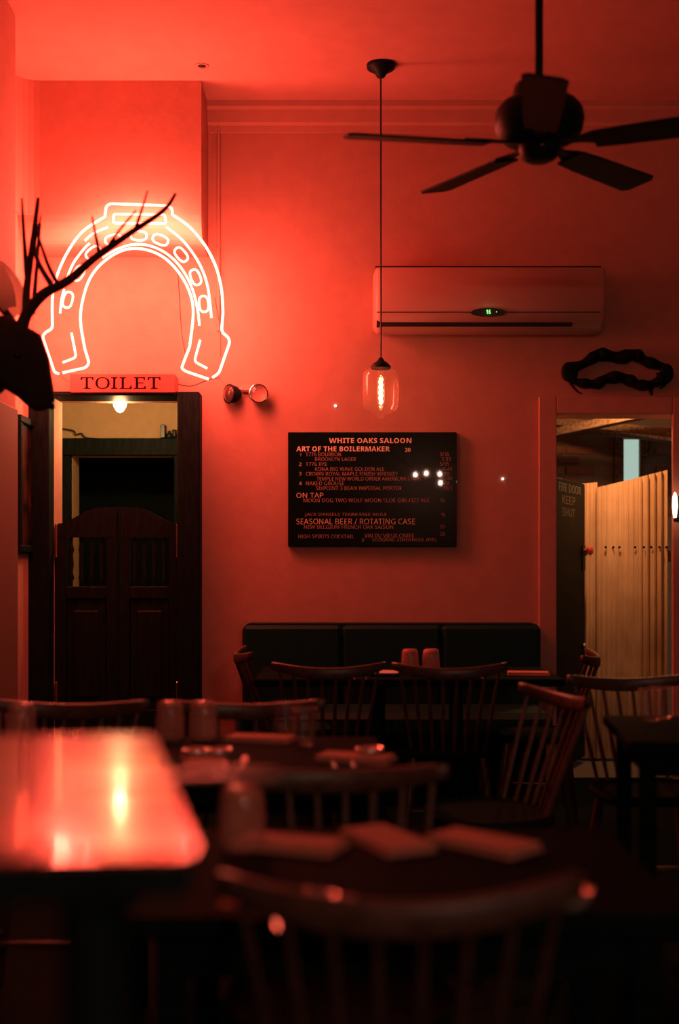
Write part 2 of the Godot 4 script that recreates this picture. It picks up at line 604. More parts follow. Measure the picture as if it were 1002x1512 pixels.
func corridor() -> void:
	var C: Material = M.corridor_paint
	# the toilet corridor behind the back wall
	var zb := -1.2
	var st := begin()
	# end wall with a dark door opening; lintel between y=1.98 and 2.08
	var dx0 := (107.0 - 501.0) / FPX * (EYE.z - zb)
	var dx1 := (258.0 - 501.0) / FPX * (EYE.z - zb)
	add_box(st, Vector3((-1.98 + dx0) / 2, 1.3, zb - 0.1), Vector3(dx0 + 1.98, 2.6, 0.2), 0)
	add_box(st, Vector3((dx1 - 0.6) / 2, 1.3, zb - 0.1), Vector3(-0.6 - dx1, 2.6, 0.2), 0)
	add_box(st, Vector3((dx0 + dx1) / 2, 2.29, zb - 0.1), Vector3(dx1 - dx0, 0.62, 0.2), 0)
	struct("wall_corridor_end", finish(st), C)
	struct("wall_corridor_left", span(Vector3(-2.1, 0, zb - 1.0), Vector3(-1.93, 2.6, -0.2)), C)
	struct("wall_corridor_right", span(Vector3(-0.8, 0, zb - 1.0), Vector3(-0.6, 2.6, -0.2)), C)
	struct("ceiling_corridor", span(Vector3(-2.1, 2.6, zb - 0.9), Vector3(-0.6, 2.7, -0.2)), C)
	struct("floor_corridor", span(Vector3(-2.1, -0.2, zb - 0.9), Vector3(-0.6, 0, -0.2)), M.floor_wood)
	struct("wall_corridor_dark_back", span(Vector3(-2.1, 0, zb - 1.0), Vector3(-0.6, 2.6, zb - 0.85)), M.black_wood)  # black wall behind the inner opening, standing for the darkness beyond
	st = begin()
	add_box(st, Vector3((-1.93 + dx1 + 0.13) / 2, 2.03, zb + 0.02), Vector3(dx1 + 0.13 + 1.93, 0.115, 0.06), 0.005)
	add_box(st, Vector3(dx1 + 0.06, 0.99, zb + 0.02), Vector3(0.12, 1.97, 0.05), 0.005)
	add_box(st, Vector3(dx0 - 0.07, 0.99, zb + 0.015), Vector3(0.135, 1.97, 0.03), 0.005)
	struct("door_3", finish(st), M.saloon_wood)
	# loose cable stapled to the corridor wall
	var c := [P(84, 632, 7.9), P(108, 636, 7.9), P(112, 642, 7.9), P(120, 640, 7.9), P(126, 646, 7.9), P(140, 648, 7.9)]
	tag(part("wall_cable", tube(smooth(c), 0.006, 6), M.black_plastic), "thin dark cable running along the lit wall inside the toilet passage", "cable")
	var names := ["small upright dark box on the ledge over the inner door", "small dark hook fitting beside the box over the inner door", "little dark knob hanging at the ledge's right end over the inner door"]
	var shapes := [box(Vector3(0, 0.045, 0), Vector3(0.03, 0.09, 0.05), 0.004), lathe([Vector2(0, 0), Vector2(0.022, 0), Vector2(0.022, 0.03), Vector2(0.01, 0.035), Vector2(0.01, 0.05), Vector2(0, 0.05)], 12), lathe([Vector2(0, 0), Vector2(0.015, 0.004), Vector2(0.02, 0.02), Vector2(0.012, 0.04), Vector2(0.018, 0.055), Vector2(0, 0.06)], 12)]
	for k in 3:
		var o := part("ledge_ornament", shapes[k], M.black_plastic)
		o.position = Vector3([-1.175, -1.135, -1.10][k], 2.0885, zb + 0.025)
		tag(o, names[k], "ornament")

func bulb_in_doorway() -> void:
	var at := P(177, 596, 6.95)
	var t := thing("doorway_bulb_lamp", "bare glowing bulb in a dark ceiling rose at the top of the toilet doorway", "lamp", Vector3(at.x, 2.6, at.z))
	var drop := 2.6 - at.y
	part("ceiling_rose", lathe([Vector2(0, -drop + 0.055), Vector2(0.05, -drop + 0.05), Vector2(0.11, -drop + 0.075), Vector2(0.125, -drop + 0.1), Vector2(0.03, -drop + 0.12), Vector2(0.02, 0), Vector2(0, 0)], 24), M.black_metal, t)
	part("bulb", lathe([Vector2(0, -drop - 0.055), Vector2(0.02, -drop - 0.045), Vector2(0.038, -drop - 0.015), Vector2(0.04, -drop + 0.008), Vector2(0.03, -drop + 0.03), Vector2(0.015, -drop + 0.05), Vector2(0, -drop + 0.055)], 20), M.white_bulb, t)
	omni("bulb_light", at, Color(1.0, 0.55, 0.22), 0.42, 0.035)

func yard() -> void:
	# yard through the right-hand doorway; its unseen roof keeps the sky light out
	struct("floor_yard", span(Vector3(0.6, -0.2, -4.2), Vector3(4.4, -0.02, -0.2)), M.concrete)
	struct("ceiling_yard_unseen", span(Vector3(0.6, 2.75, -4.2), Vector3(4.4, 2.85, -0.2)), M.black_wood)
	struct("wall_yard_left", span(Vector3(0.5, 0, -4.2), Vector3(0.6, 2.75, -0.2)), M.black_wood)
	struct("wall_yard_right", span(Vector3(4.4, 0, -4.2), Vector3(4.5, 2.75, -0.2)), M.mortar)
	# rafters
	var rl := ["sloping pale rafter crossing under the yard roof, foremost of the three", "long dim rafter under the yard roof behind the sloping one", "low beam above the pale green window in the yard"]
	var ends := [[P(872, 628, 7.9), P(965, 608, 7.5)], [P(880, 628, 8.3), P(1000, 640, 8.0)], [P(860, 634, 8.7), P(1010, 649, 8.7)]]
	for k in 3:
		var a: Vector3 = ends[k][0]
		var b: Vector3 = ends[k][1]
		a -= (b - a) * 0.6
		var dir := (b - a).normalized()
		var bs := Basis(dir, Vector3.UP, dir.cross(Vector3.UP)).orthonormalized()
		tag(part("rafter", box((a + b) / 2, Vector3(a.distance_to(b), 0.055, 0.09), 0.004, bs), M.rafter), rl[k], "beam", "")
	# brick wall at the back of the yard, a window post and a lit pane
	var zb := -2.4
	var d := EYE.z - zb
	var wl := struct("wall_yard_back", span(Vector3(0.6, 0, zb - 0.25), Vector3(4.4, 2.75, zb - 0.02)), M.mortar)
	var mats := [M.brick_a, M.brick_b, M.brick_c]
	var bm := []
	for k in 3:
		bm.append(box(Vector3.ZERO, Vector3(0.215 + 0.004 * k, 0.064, 0.05), 0.006))
	var wx0 := (905.0 - 501.0) / FPX * d
	var wx1 := (948.0 - 501.0) / FPX * d
	for row in 12:
		var y := 1.66 + row * 0.078
		for col in 8:
			var x := 1.62 + col * 0.232 + (0.116 if row % 2 else 0.0)
			if x > wx0 - 0.14 and x < wx1 + 0.1:
				continue
			var o := part("brick", bm[rng.randi() % 3], mats[rng.randi() % 3], wl)
			o.position = Vector3(x, y, zb - 0.02 + rng.randf_range(-0.006, 0.008))
	var w := struct("window_3", span(Vector3(wx0, 0.9, zb - 0.01), Vector3(wx0 + 0.07, 2.35, zb + 0.05), 0.004), M.rafter)
	part("frame", span(Vector3(wx1 - 0.03, 0.9, zb - 0.01), Vector3(wx1, 2.3, zb + 0.05), 0.004), M.rafter, w)
	part("pane", span(Vector3(wx0 + 0.075, 0.9, zb - 0.01), Vector3(wx1 - 0.031, 2.21, zb + 0.01)), M.lit_pane, w)
	# downpipe beside the window
	tag(part("drain_pipe", tube(rounded([P(962, 640, 9.085), P(960, 668, 9.085), P(949, 674, 9.085)], 0.03), 0.022, 10), M.rafter), "bent pipe on the dim brick wall right of the pale green window", "pipe")
	# corrugated iron screen
	var t := thing("corrugated_screen", "tall orange-brown corrugated iron screen standing in the yard beyond the right doorway", "screen", Vector3(1.85, 0, -0.9))
	var zs := -0.9
	var ds := EYE.z - zs
	# left x px, right x px, top-left y, top-right y, amplitude, pitch
	var sheets := [[858.0, 881.5, 714.0, 712.0, 0.006, 0.026, 0.0], [879.5, 943.0, 720.0, 705.0, 0.006, 0.032, 0.012], [941.0, 984.0, 705.0, 694.0, 0.016, 0.044, 0.0]]
	for s in sheets:
		var st := begin()
		st.set_smooth_group(0)
		var x0: float = (s[0] - 501.0) / FPX * ds - 1.85
		var x1: float = (s[1] - 501.0) / FPX * ds - 1.85
		var y0: float = EYE.y - (s[2] - 835.0) / FPX * ds
		var y1: float = EYE.y - (s[3] - 835.0) / FPX * ds
		var n := 8 * int((x1 - x0) / s[5]) + 4
		for i in n:
			var fa := float(i) / n
			var fb := float(i + 1) / n
			var xa := lerpf(x0, x1, fa); var xb := lerpf(x0, x1, fb)
			var za: float = s[6] + s[4] * sin(TAU * (xa - x0) / s[5])
			var zb2: float = s[6] + s[4] * sin(TAU * (xb - x0) / s[5])
			var ya := lerpf(y0, y1, fa); var yb := lerpf(y0, y1, fb)
			for side in [0.0, -0.002]:
				quad(st, Vector3(xa, 0.0, za + side), Vector3(xb, 0.0, zb2 + side), Vector3(xb, yb, zb2 + side), Vector3(xa, ya, za + side), Vector3((xa + xb) / 2, 0.8, (za + zb2) / 2 - 0.001))
			quad(st, Vector3(xa, ya, za), Vector3(xb, yb, zb2), Vector3(xb, yb, zb2 - 0.002), Vector3(xa, ya, za - 0.002), Vector3((xa + xb) / 2, ya - 0.3, za))
		part("sheet", finish(st), M.zinc, t)
	for k in 8:
		var px := [893.0, 904.0, 913.0, 936.0, 949.0, 960.0, 972.0, 982.0][k] as float
		var o := part("screw", lathe([Vector2(0.008, -0.002), Vector2(0.008, 0.002), Vector2(0.0, 0.006)], 10, Transform3D(Basis(Vector3.RIGHT, PI / 2), Vector3.ZERO)), M.black_metal, t)
		o.position = Vector3((px - 501.0) / FPX * ds - 1.85, EYE.y + (835.0 - 808.0) / FPX * ds, 0.02)
	part("rail", box(Vector3(0, 1.3, -0.045), Vector3(0.58, 0.07, 0.04), 0.004), M.rafter, t)
	for x in [-0.2, 0.24]:
		part("post", box(Vector3(x, 0.8, -0.09), Vector3(0.06, 1.6, 0.05), 0.004), M.rafter, t)
	# brick quoin beside the screen
	var q := thing("brick_pier", "rough narrow brick pier at the right side of the yard doorway", "pier", Vector3(2.19, 0, -0.86))
	for row in 29:
		var o := part("brick", bm[row % 3], mats[rng.randi() % 3], q)
		o.position = Vector3(0.03 + (0.012 if row % 2 else 0.0), 0.033 + row * 0.074, rng.randf_range(-0.004, 0.004))
		o.scale = Vector3(0.75, 1.1, 2.0)
	# open door leaf, hinged on the left jamb and swung out into the yard
	var hinge := Vector3(1.236, 0.02, -0.205)
	var free := Vector3((858.5 - 501.0) / FPX * (EYE.z + 0.86), 0.02, -0.86)
	var dir := free - hinge
	var turn := atan2(-dir.z, dir.x)
	var dl := thing("open_door", "dark door standing open into the yard with stencilled lettering", "door", hinge, turn)
	var L := dir.length()
	var leaf := part("leaf", box(Vector3(L / 2, 0.87, 0.0), Vector3(L, 1.74, 0.04), 0.003), M.black_wood, dl)
	var rows := [["FIRE DOOR", 0.05, 0.52, 1.665, 0.05], ["KEEP", 0.13, 0.30, 1.592, 0.05], ["SHUT", 0.13, 0.30, 1.518, 0.05]]
	for r in rows:
		letters("lettering", r[0], false, false, r[2], r[4], M.letter_grey, leaf, Vector3(r[1] + 0.05, r[3], 0.019))
	var hd := part("handle", tube(rounded([Vector3(L - 0.045, 1.29, 0.02), Vector3(L - 0.045, 1.29, 0.06), Vector3(L - 0.14, 1.29, 0.06)], 0.015), 0.009, 8), M.chrome, dl)
	hd.set_meta("label", "chrome lever handle")
	part("lock_plate", box(Vector3(L - 0.045, 1.27, 0.024), Vector3(0.06, 0.16, 0.008), 0.003), M.black_metal, dl)
	part("knob", lathe([Vector2(0.012, 0), Vector2(0.014, 0.02), Vector2(0.03, 0.035), Vector2(0.032, 0.05), Vector2(0.02, 0.062), Vector2(0, 0.065)], 16, Transform3D(Basis(Vector3.RIGHT, PI / 2), Vector3(L - 0.045, 1.315, 0.02))), M.red_lens, dl)
	part("bolt", lathe([Vector2(0.0, 0), Vector2(0.018, 0.0), Vector2(0.02, 0.02), Vector2(0.0, 0.03)], 14, Transform3D(Basis(Vector3.RIGHT, PI / 2), Vector3(L - 0.07, 0.71, 0.02))), M.chrome, dl)
	# lamp out of view over the doorway, placed to light the screen
	var lt := thing("unseen_yard_lamp", "unseen lamp over the yard doorway, placed to light the corrugated screen", "lamp", Vector3(1.53, 2.29, -0.22))
	part("back_plate", box(Vector3(0, 0, 0.008), Vector3(0.12, 0.16, 0.02), 0.004), M.black_metal, lt)
	part("arm", tube(rounded([Vector3(0, 0, 0.0), Vector3(0.1, 0.06, -0.3), Vector3(0.14, 0.06, -0.38), Vector3(0.14, 0.0, -0.38)], 0.04), 0.008, 8), M.black_metal, lt)
	part("bulb", lathe([Vector2(0, -0.06), Vector2(0.035, -0.045), Vector2(0.04, -0.02), Vector2(0.025, 0.015), Vector2(0.014, 0.03)], 16, Transform3D(Basis.IDENTITY, Vector3(0.14, -0.01, -0.38))), M.sconce_bulb, lt)
	omni("unseen_yard_light", Vector3(1.67, 2.255, -0.6), Color(1.0, 0.43, 0.17), 0.75, 0.03)
	# sconce on the room side, beside the doorway
	var sp := P(996, 745, 6.62)
	var sc := thing("wall_sconce", "glowing warm wall light on the right side of the yard doorway", "lamp", Vector3(sp.x, sp.y, 0.0))
	part("back_plate", box(Vector3(0.05, -0.02, 0.03), Vector3(0.07, 0.14, 0.012), 0.004), M.black_metal, sc)
	part("arm", tube(rounded([Vector3(0.05, -0.05, 0.03), Vector3(0.05, -0.05, 0.11), Vector3(0.0, -0.085, 0.11), Vector3(0, -0.075, 0.11)], 0.02), 0.006, 8), M.black_metal, sc)
	part("bulb", lathe([Vector2(0.008, -0.075), Vector2(0.012, -0.05), Vector2(0.016, -0.01), Vector2(0.014, 0.04), Vector2(0.006, 0.065), Vector2(0, 0.07)], 14, Transform3D(Basis.IDENTITY, Vector3(0, 0, 0.11))), M.sconce_bulb, sc)
	omni("sconce_light", sp + Vector3(0, 0, 0.0), Color(1.0, 0.35, 0.15), 0.006, 0.02)

func neon_sign() -> void:
	var z := 0.40
	var d := EYE.z - z
	var t := thing("neon_sign", "red neon horseshoe sign glowing above the toilet door", "neon sign", Vector3(-1.155, 2.2, z))
	var org := t.position
	# pixel of the 1002-wide magnified study of the sign -> point in the sign's own plane
	var N := func(x: float, y: float) -> Vector3:
		return P(x * 0.3792, 260.0 + y * 0.3792, d) - org
	var line := func(a: Array) -> Array:
		var o := []
		for i in range(0, a.size(), 2):
			o.append(N.call(a[i], a[i + 1]))
		return o
	var R := 0.0075
	# outline: left heel, up the left side, over the toe clip, down the right side
	var left_up: Array = rounded(line.call([230.0, 770, 212, 764, 165, 625, 177, 608, 204, 594, 203, 520]), 0.02)
	var curve: Array = smooth(line.call([203.0, 520, 206, 455, 225, 378, 265, 292, 322, 215, 408, 158]), 6)
	var top: Array = rounded(line.call([408.0, 158, 413, 118, 428, 107, 652, 115, 670, 126, 671, 150]), 0.02)
	var curve2: Array = smooth(line.call([671.0, 150, 738, 198, 798, 270, 840, 352, 862, 440, 868, 530]), 6)
	var right_dn: Array = rounded(line.call([868.0, 530, 862, 606, 890, 630, 894, 648, 852, 768, 826, 785]), 0.02)
	var outline := []
	for seg in [left_up, curve, top, curve2, right_dn]:
		for p in seg:
			if outline.is_empty() or p.distance_to(outline[outline.size() - 1]) > 0.002:
				outline.append(p)
	part("outline_tube", tube(outline, R, 8), M.neon_gas, t)
	# inner arch with both heels
	var arch := []
	for seg in [rounded(line.call([244.0, 766, 334, 746, 347, 728, 330, 672]), 0.02), smooth(line.call([330.0, 672, 313, 560, 325, 470, 355, 390, 410, 328, 482, 288, 555, 284, 630, 312, 690, 368, 735, 445, 752, 530, 738, 664]), 6), rounded(line.call([738.0, 664, 706, 748, 722, 760, 812, 791]), 0.02)]:
		for p in seg:
			if arch.is_empty() or p.distance_to(arch[arch.size() - 1]) > 0.002:
				arch.append(p)
	part("inner_arch_tube", tube(arch, R, 8), M.neon_gas, t)
	part("arch_line_tube", tube(smooth(line.call([398.0, 318, 455, 285, 520, 266, 585, 272, 650, 303, 703, 355, 745, 430, 768, 515, 776, 582]), 6), R * 0.9, 8), M.neon_gas, t)
	# crease lines of the shoe
	part("crease_tube", tube(smooth(line.call([255.0, 412, 285, 340, 330, 280, 350, 262]), 6), R * 0.9, 8), M.neon_gas, t)
	part("crease_tube", tube(smooth(line.call([330.0, 252, 365, 222, 420, 199]), 6), R * 0.9, 8), M.neon_gas, t)
	part("crease_tube", tube(smooth(line.call([646.0, 197, 715, 255, 775, 340, 808, 430, 823, 552]), 6), R * 0.9, 8), M.neon_gas, t)
	part("crease_tube", tube(smooth(line.call([234.0, 534, 240, 480, 250, 440]), 6), R * 0.9, 8), M.neon_gas, t)
	# bar in the toe clip
	part("toe_bar_tube", tube(rounded(line.call([442.0, 183, 442, 148, 642, 150, 646, 185, 444, 183]), 0.012), R * 0.9, 8), M.neon_gas, t)
	# heel marks
	part("heel_mark_tube", tube(rounded(line.call([278.0, 610, 297, 706, 244, 726]), 0.02), R * 0.9, 8), M.neon_gas, t)
	part("heel_mark_tube", tube(rounded(line.call([779.0, 638, 756, 722, 806, 749]), 0.02), R * 0.9, 8), M.neon_gas, t)
	# nail holes
	for h in [[440.0, 247.0, -14.0], [362.0, 298.0, -38.0], [306.0, 378.0, -58.0], [264.0, 482.0, -76.0], [540.0, 232.0, 2.0], [624.0, 248.0, 22.0], [705.0, 306.0, 50.0], [761.0, 394.0, 68.0], [793.0, 498.0, 84.0]]:
		var pts := []
		for k in 20:
			var a := TAU * k / 20.0
			var u := Vector2(cos(a), sin(a))
			var q := Vector2(signf(u.x) * pow(absf(u.x), 0.75) * 31.0, signf(u.y) * pow(absf(u.y), 0.75) * 18.0).rotated(deg_to_rad(h[2]))
			pts.append(N.call(h[0] + q.x, h[1] + q.y))
		part("nail_hole_tube", tube(pts, R * 0.85, 8, true), M.neon_gas, t)
	# stand-offs that carry the glass, back to the wall
	for s in [[203.0, 500.0], [868.0, 545.0], [330.0, 215.0], [745.0, 208.0], [215.0, 764.0], [845.0, 770.0]]:
		var p: Vector3 = N.call(s[0], s[1])
		var q := p
		q.z = -z
		part("standoff", tube([p + Vector3(0, 0, -0.008), q], 0.004, 6), M.clear_glass, t)
	# feed wires
	part("feed_wire", tube(smooth([N.call(690, 360) + Vector3(0, 0, -0.012), N.call(696, 460) + Vector3(0, 0, -0.02), N.call(705, 600) + Vector3(0, 0, -0.02), N.call(722, 700) + Vector3(0, 0, -0.012)]), 0.0025, 6), M.black_plastic, t)
	part("feed_wire", tube(smooth([N.call(835, 470) + Vector3(0, 0, -0.012), N.call(855, 590) + Vector3(0, 0, -0.02), N.call(858, 700) + Vector3(0, 0, -0.012)]), 0.0025, 6), M.black_plastic, t)
	part("feed_wire", tube(smooth([N.call(690, 808) + Vector3(0, 0, -0.03), N.call(740, 812) + Vector3(0, 0, -0.05), N.call(800, 795) + Vector3(0, 0, -0.02), N.call(850, 782) + Vector3(0, 0, -0.02)]), 0.0025, 6), M.black_plastic, t)
	# the light of the tubes
	var spots := [[210.0, 700.0], [205.0, 540.0], [270.0, 320.0], [400.0, 200.0], [540.0, 150.0], [680.0, 200.0], [800.0, 330.0], [860.0, 500.0], [850.0, 700.0], [330.0, 600.0], [740.0, 600.0], [540.0, 280.0]]
	for i in spots.size():
		var a: Array = spots[i]
		var b: Array = spots[(i + 1) % spots.size()]
		for u in [0.0, 0.5]:
			if u > 0.0 and i in [8, 9, 10, 11]:
				continue
			var p: Vector3 = N.call(lerpf(a[0], b[0], u), lerpf(a[1], b[1], u)) + org
			omni("neon_light", p + Vector3(0, 0, 0.03), Color(1.0, 0.115, 0.07), 0.20, 0.10)

func toilet_sign() -> void:
	var t := thing("toilet_sign", "red painted board lettered TOILET over the saloon doors", "sign", P(181, 565, 6.69))
	t.position.z = 0.14
	var s := FPX / (EYE.z - 0.15)
	t.position = P(181, 566, EYE.z - 0.135)
	var bd := part("board", box(Vector3(0, 0, -0.067), Vector3(155.0 / s, 28.0 / s, 0.134), 0.004), M.sign_red, t)
	letters("lettering", "TOILET", false, true, 118.0 / s, 17.0 / s, M.letter_dark, bd, Vector3(-62.0 / s, -8.0 / s, -0.0005))

func saloon_doors() -> void:
	# two swing leaves with arched tops, spindled openings and panels below
	var z := -0.03
	var xs := [[-1.617, -1.268], [-1.255, -0.908]]
	var labels := ["left leaf of the dark saloon swing doors under the toilet sign", "right leaf of the dark saloon swing doors under the toilet sign"]
	for k in 2:
		var x0: float = xs[k][0]
		var x1: float = xs[k][1]
		var w := x1 - x0
		var t := thing("swing_door", labels[k], "door", Vector3(x0, 0.3, z), 0.0, "saloon swing doors")
		var flip := k == 1
		var fx := func(v: float) -> float: return w - v if flip else v
		var st := begin()
		var hi := 1.575 - 0.3
		for v in [0.03, w - 0.03]:
			var top: float = 1.47 - 0.3 if v < 0.1 else 1.55 - 0.3
			add_box(st, Vector3(fx.call(v), top / 2, 0), Vector3(0.06, top, 0.035), 0.004)
		part("stile", finish(st), M.saloon_wood, t)
		# arched top rail
		var poly := [Vector2(fx.call(0.06), 1.40 - 0.3), Vector2(fx.call(w - 0.06), 1.40 - 0.3), Vector2(fx.call(w), 1.40 - 0.3), Vector2(fx.call(w), 1.57 - 0.3)]
		for j in range(0, 9):
			var u := j / 8.0
			poly.append(Vector2(fx.call(w * (1 - u)), lerpf(1.572, 1.475, smoothstep(0.25, 1.0, u)) - 0.3))
		poly.append(Vector2(fx.call(0.0), 1.40 - 0.3))
		part("top_rail", extrude(poly, -0.019, 0.019), M.saloon_wood, t)
		part("mid_rail", box(Vector3(w / 2, 1.085 - 0.3, 0), Vector3(w - 0.12, 0.07, 0.035), 0.004), M.saloon_wood, t)
		part("bottom_rail", box(Vector3(w / 2, 0.06, 0), Vector3(w - 0.12, 0.12, 0.035), 0.004), M.saloon_wood, t)
		part("panel", box(Vector3(w / 2, 0.435, 0), Vector3(w - 0.12, 0.63, 0.016), 0.006), M.saloon_wood, t)
		part("panel_moulding", box(Vector3(w / 2, 0.435, 0.006), Vector3(w - 0.2, 0.5, 0.022), 0.01), M.saloon_wood, t)
		for j in 4:
			var x: float = lerpf(0.06, w - 0.06, (j + 0.5) / 4.0)
			part("spindle", lathe([Vector2(0.009, 0.82), Vector2(0.009, 0.85), Vector2(0.017, 0.87), Vector2(0.009, 0.9), Vector2(0.014, 0.95), Vector2(0.009, 1.0), Vector2(0.017, 1.03), Vector2(0.009, 1.06), Vector2(0.009, 1.1)], 10, Transform3D(Basis.IDENTITY, Vector3(x, 0, 0))), M.saloon_wood, t)
		var hp := part("hinge_plate", box(Vector3(fx.call(0.012), 1.38 - 0.3, 0.03), Vector3(0.014, 0.19, 0.03), 0.003), M.brass, t)
		hp.set_meta("label", "narrow metal spring hinge")
		part("hinge_plate", box(Vector3(fx.call(0.012), 0.2, 0.03), Vector3(0.014, 0.16, 0.03), 0.003), M.brass, t)
	# coat hook strip on the right jamb
	
func air_conditioner() -> void:
	var lo := P(550, 500, 6.73)
	var hi := P(884, 404, 6.73)
	var w := hi.x - lo.x
	var h := hi.y - lo.y
	var t := thing("air_conditioner", "long white wall air conditioner showing green digits, above the menu board", "air conditioner", Vector3((lo.x + hi.x) / 2, lo.y, 0.0))
	var dp := 0.2
	# body profile in (z, y), swept along x with rounded ends
	var prof := [Vector2(0.0, 0.03), Vector2(0.08, 0.005), Vector2(0.13, 0.02), Vector2(0.17, 0.055), Vector2(0.195, 0.1), Vector2(0.2, 0.16), Vector2(0.2, h - 0.035), Vector2(0.19, h - 0.012), Vector2(0.17, h), Vector2(0.0, h)]
	var st := begin()
	st.set_smooth_group(0)
	var rings := []
	var cen := []
	for s in [[-1.0, 0.78], [-0.985, 0.9], [-0.965, 0.97], [-0.935, 1.0], [0.955, 1.0], [0.98, 0.975], [0.994, 0.93], [1.0, 0.86]]:
		var ring := []
		for p in prof:
			ring.append(Vector3(s[0] * w / 2, lerpf(h / 2, p.y, s[1]), p.x * s[1]))
		rings.append(ring)
		cen.append(Vector3(s[0] * w / 2, h / 2, 0.09))
	add_loft(st, rings, cen)
	part("casing", finish(st), M.ac_plastic, t)
	part("panel_seam", box(Vector3(-0.01, h - 0.008, 0.185), Vector3(w * 0.97, 0.006, 0.012), 0.001), M.slot_dark, t)
	part("panel_seam", box(Vector3(-0.01, 0.108, 0.1955), Vector3(w * 0.96, 0.004, 0.008), 0.001), M.slot_dark, t)
	part("air_slot", box(Vector3(-0.083, 0.053, 0.152), Vector3(w - 0.2, 0.03, 0.04), 0.003, Basis(Vector3.RIGHT, -0.2)), M.slot_dark, t)
	part("louvre", box(Vector3(-0.083, 0.049, 0.170), Vector3(w - 0.21, 0.003, 0.03), 0.001, Basis(Vector3.RIGHT, 0.5)), M.black_plastic, t)
	# dark oval display
	var dx := P(721, 473, 6.53).x - t.position.x
	var oval := []
	for k in 28:
		var a := TAU * k / 28.0
		oval.append(Vector2(dx + 0.098 * cos(a) * (1.0 - 0.0 * sin(a)), 0.104 + 0.026 * sin(a) * (1.0 if sin(a) > 0 else 0.75)))
	var dp2 := part("display_panel", extrude(oval, 0.19, 0.206), M.black_plastic, t)
	letters("display_digits", "16", true, false, 0.024, 0.024, M.green_digit, dp2, Vector3(dx - 0.014, 0.096, 0.2045))
	part("indicator_light", lathe([Vector2(0, 0), Vector2(0.0028, 0), Vector2(0.0028, 0.002), Vector2(0, 0.003)], 10, Transform3D(Basis(Vector3.RIGHT, PI / 2), Vector3(dx + 0.043, 0.108, 0.2055))), M.green_digit, dp2)
	omni("display_light", t.position + Vector3(dx, 0.108, 0.225), Color(0.2, 1.0, 0.2), 0.0003, 0.01)

func ceiling_fan() -> void:
	var cx := 0.69
	var zc := EYE.z - 4.1
	var yb := 2.69
	var t := thing("ceiling_fan", "dark five-bladed ceiling fan hanging on a long rod at upper right", "ceiling fan", Vector3(cx, yb, zc))
	part("rod", tube([Vector3(0, 0.16, 0), Vector3(0, CEIL - yb - 0.03, 0)], 0.014, 12), M.black_metal, t)
	part("canopy", lathe([Vector2(0.02, CEIL - yb - 0.09), Vector2(0.05, CEIL - yb - 0.07), Vector2(0.075, CEIL - yb), Vector2(0, CEIL - yb)], 24), M.black_metal, t)
	part("rod_collar", lathe([Vector2(0, 0.15), Vector2(0.09, 0.15), Vector2(0.092, 0.18), Vector2(0.085, 0.21), Vector2(0.03, 0.225), Vector2(0.0, 0.23)], 24), M.black_metal, t)
	part("motor_housing", lathe([Vector2(0, 0.005), Vector2(0.085, 0.008), Vector2(0.12, 0.02), Vector2(0.148, 0.05), Vector2(0.155, 0.09), Vector2(0.15, 0.12), Vector2(0.13, 0.145), Vector2(0.1, 0.158), Vector2(0.0, 0.16)], 32), M.black_metal, t)
	part("switch_cup", lathe([Vector2(0, -0.055), Vector2(0.04, -0.052), Vector2(0.062, -0.04), Vector2(0.07, -0.01), Vector2(0.072, 0.01), Vector2(0, 0.012)], 24), M.black_metal, t)
	part("pull_switch", lathe([Vector2(0, 0), Vector2(0.006, 0), Vector2(0.007, 0.012), Vector2(0, 0.014)], 10, Transform3D(Basis(Vector3.RIGHT, PI / 2), Vector3(0.0, -0.02, 0.066))), M.brass, t)
	for a in [46.0, 118.0, 190.0, 262.0, 334.0]:
		var ang := deg_to_rad(a)
		var bs := Basis(Vector3.RIGHT, deg_to_rad(3.0)) * Basis(Vector3.UP, ang)      # blade along local +x turned to the angle (towards -z for positive angles)
		var pitch := Basis(Vector3.RIGHT, deg_to_rad(-11))
		var poly := [Vector2(0.19, -0.052), Vector2(0.3, -0.06), Vector2(0.66, -0.07), Vector2(0.68, -0.05), Vector2(0.68, 0.05), Vector2(0.66, 0.07), Vector2(0.3, 0.06), Vector2(0.19, 0.052)]
		var lay := Transform3D(bs * pitch * Basis(Vector3(1, 0, 0), Vector3(0, 0, -1), Vector3(0, 1, 0)), bs * Vector3(0, 0.0, 0))
		var arm := [Vector2(0.06, -0.02), Vector2(0.14, -0.018), Vector2(0.2, -0.04), Vector2(0.27, -0.03), Vector2(0.27, 0.03), Vector2(0.2, 0.04), Vector2(0.14, 0.018), Vector2(0.06, 0.02)]
		var ba := part("blade_arm", extrude(arm, 0.004, 0.012, lay), M.black_metal, t)
		part("blade", extrude(poly, -0.004, 0.004, lay), M.fan_wood, ba)

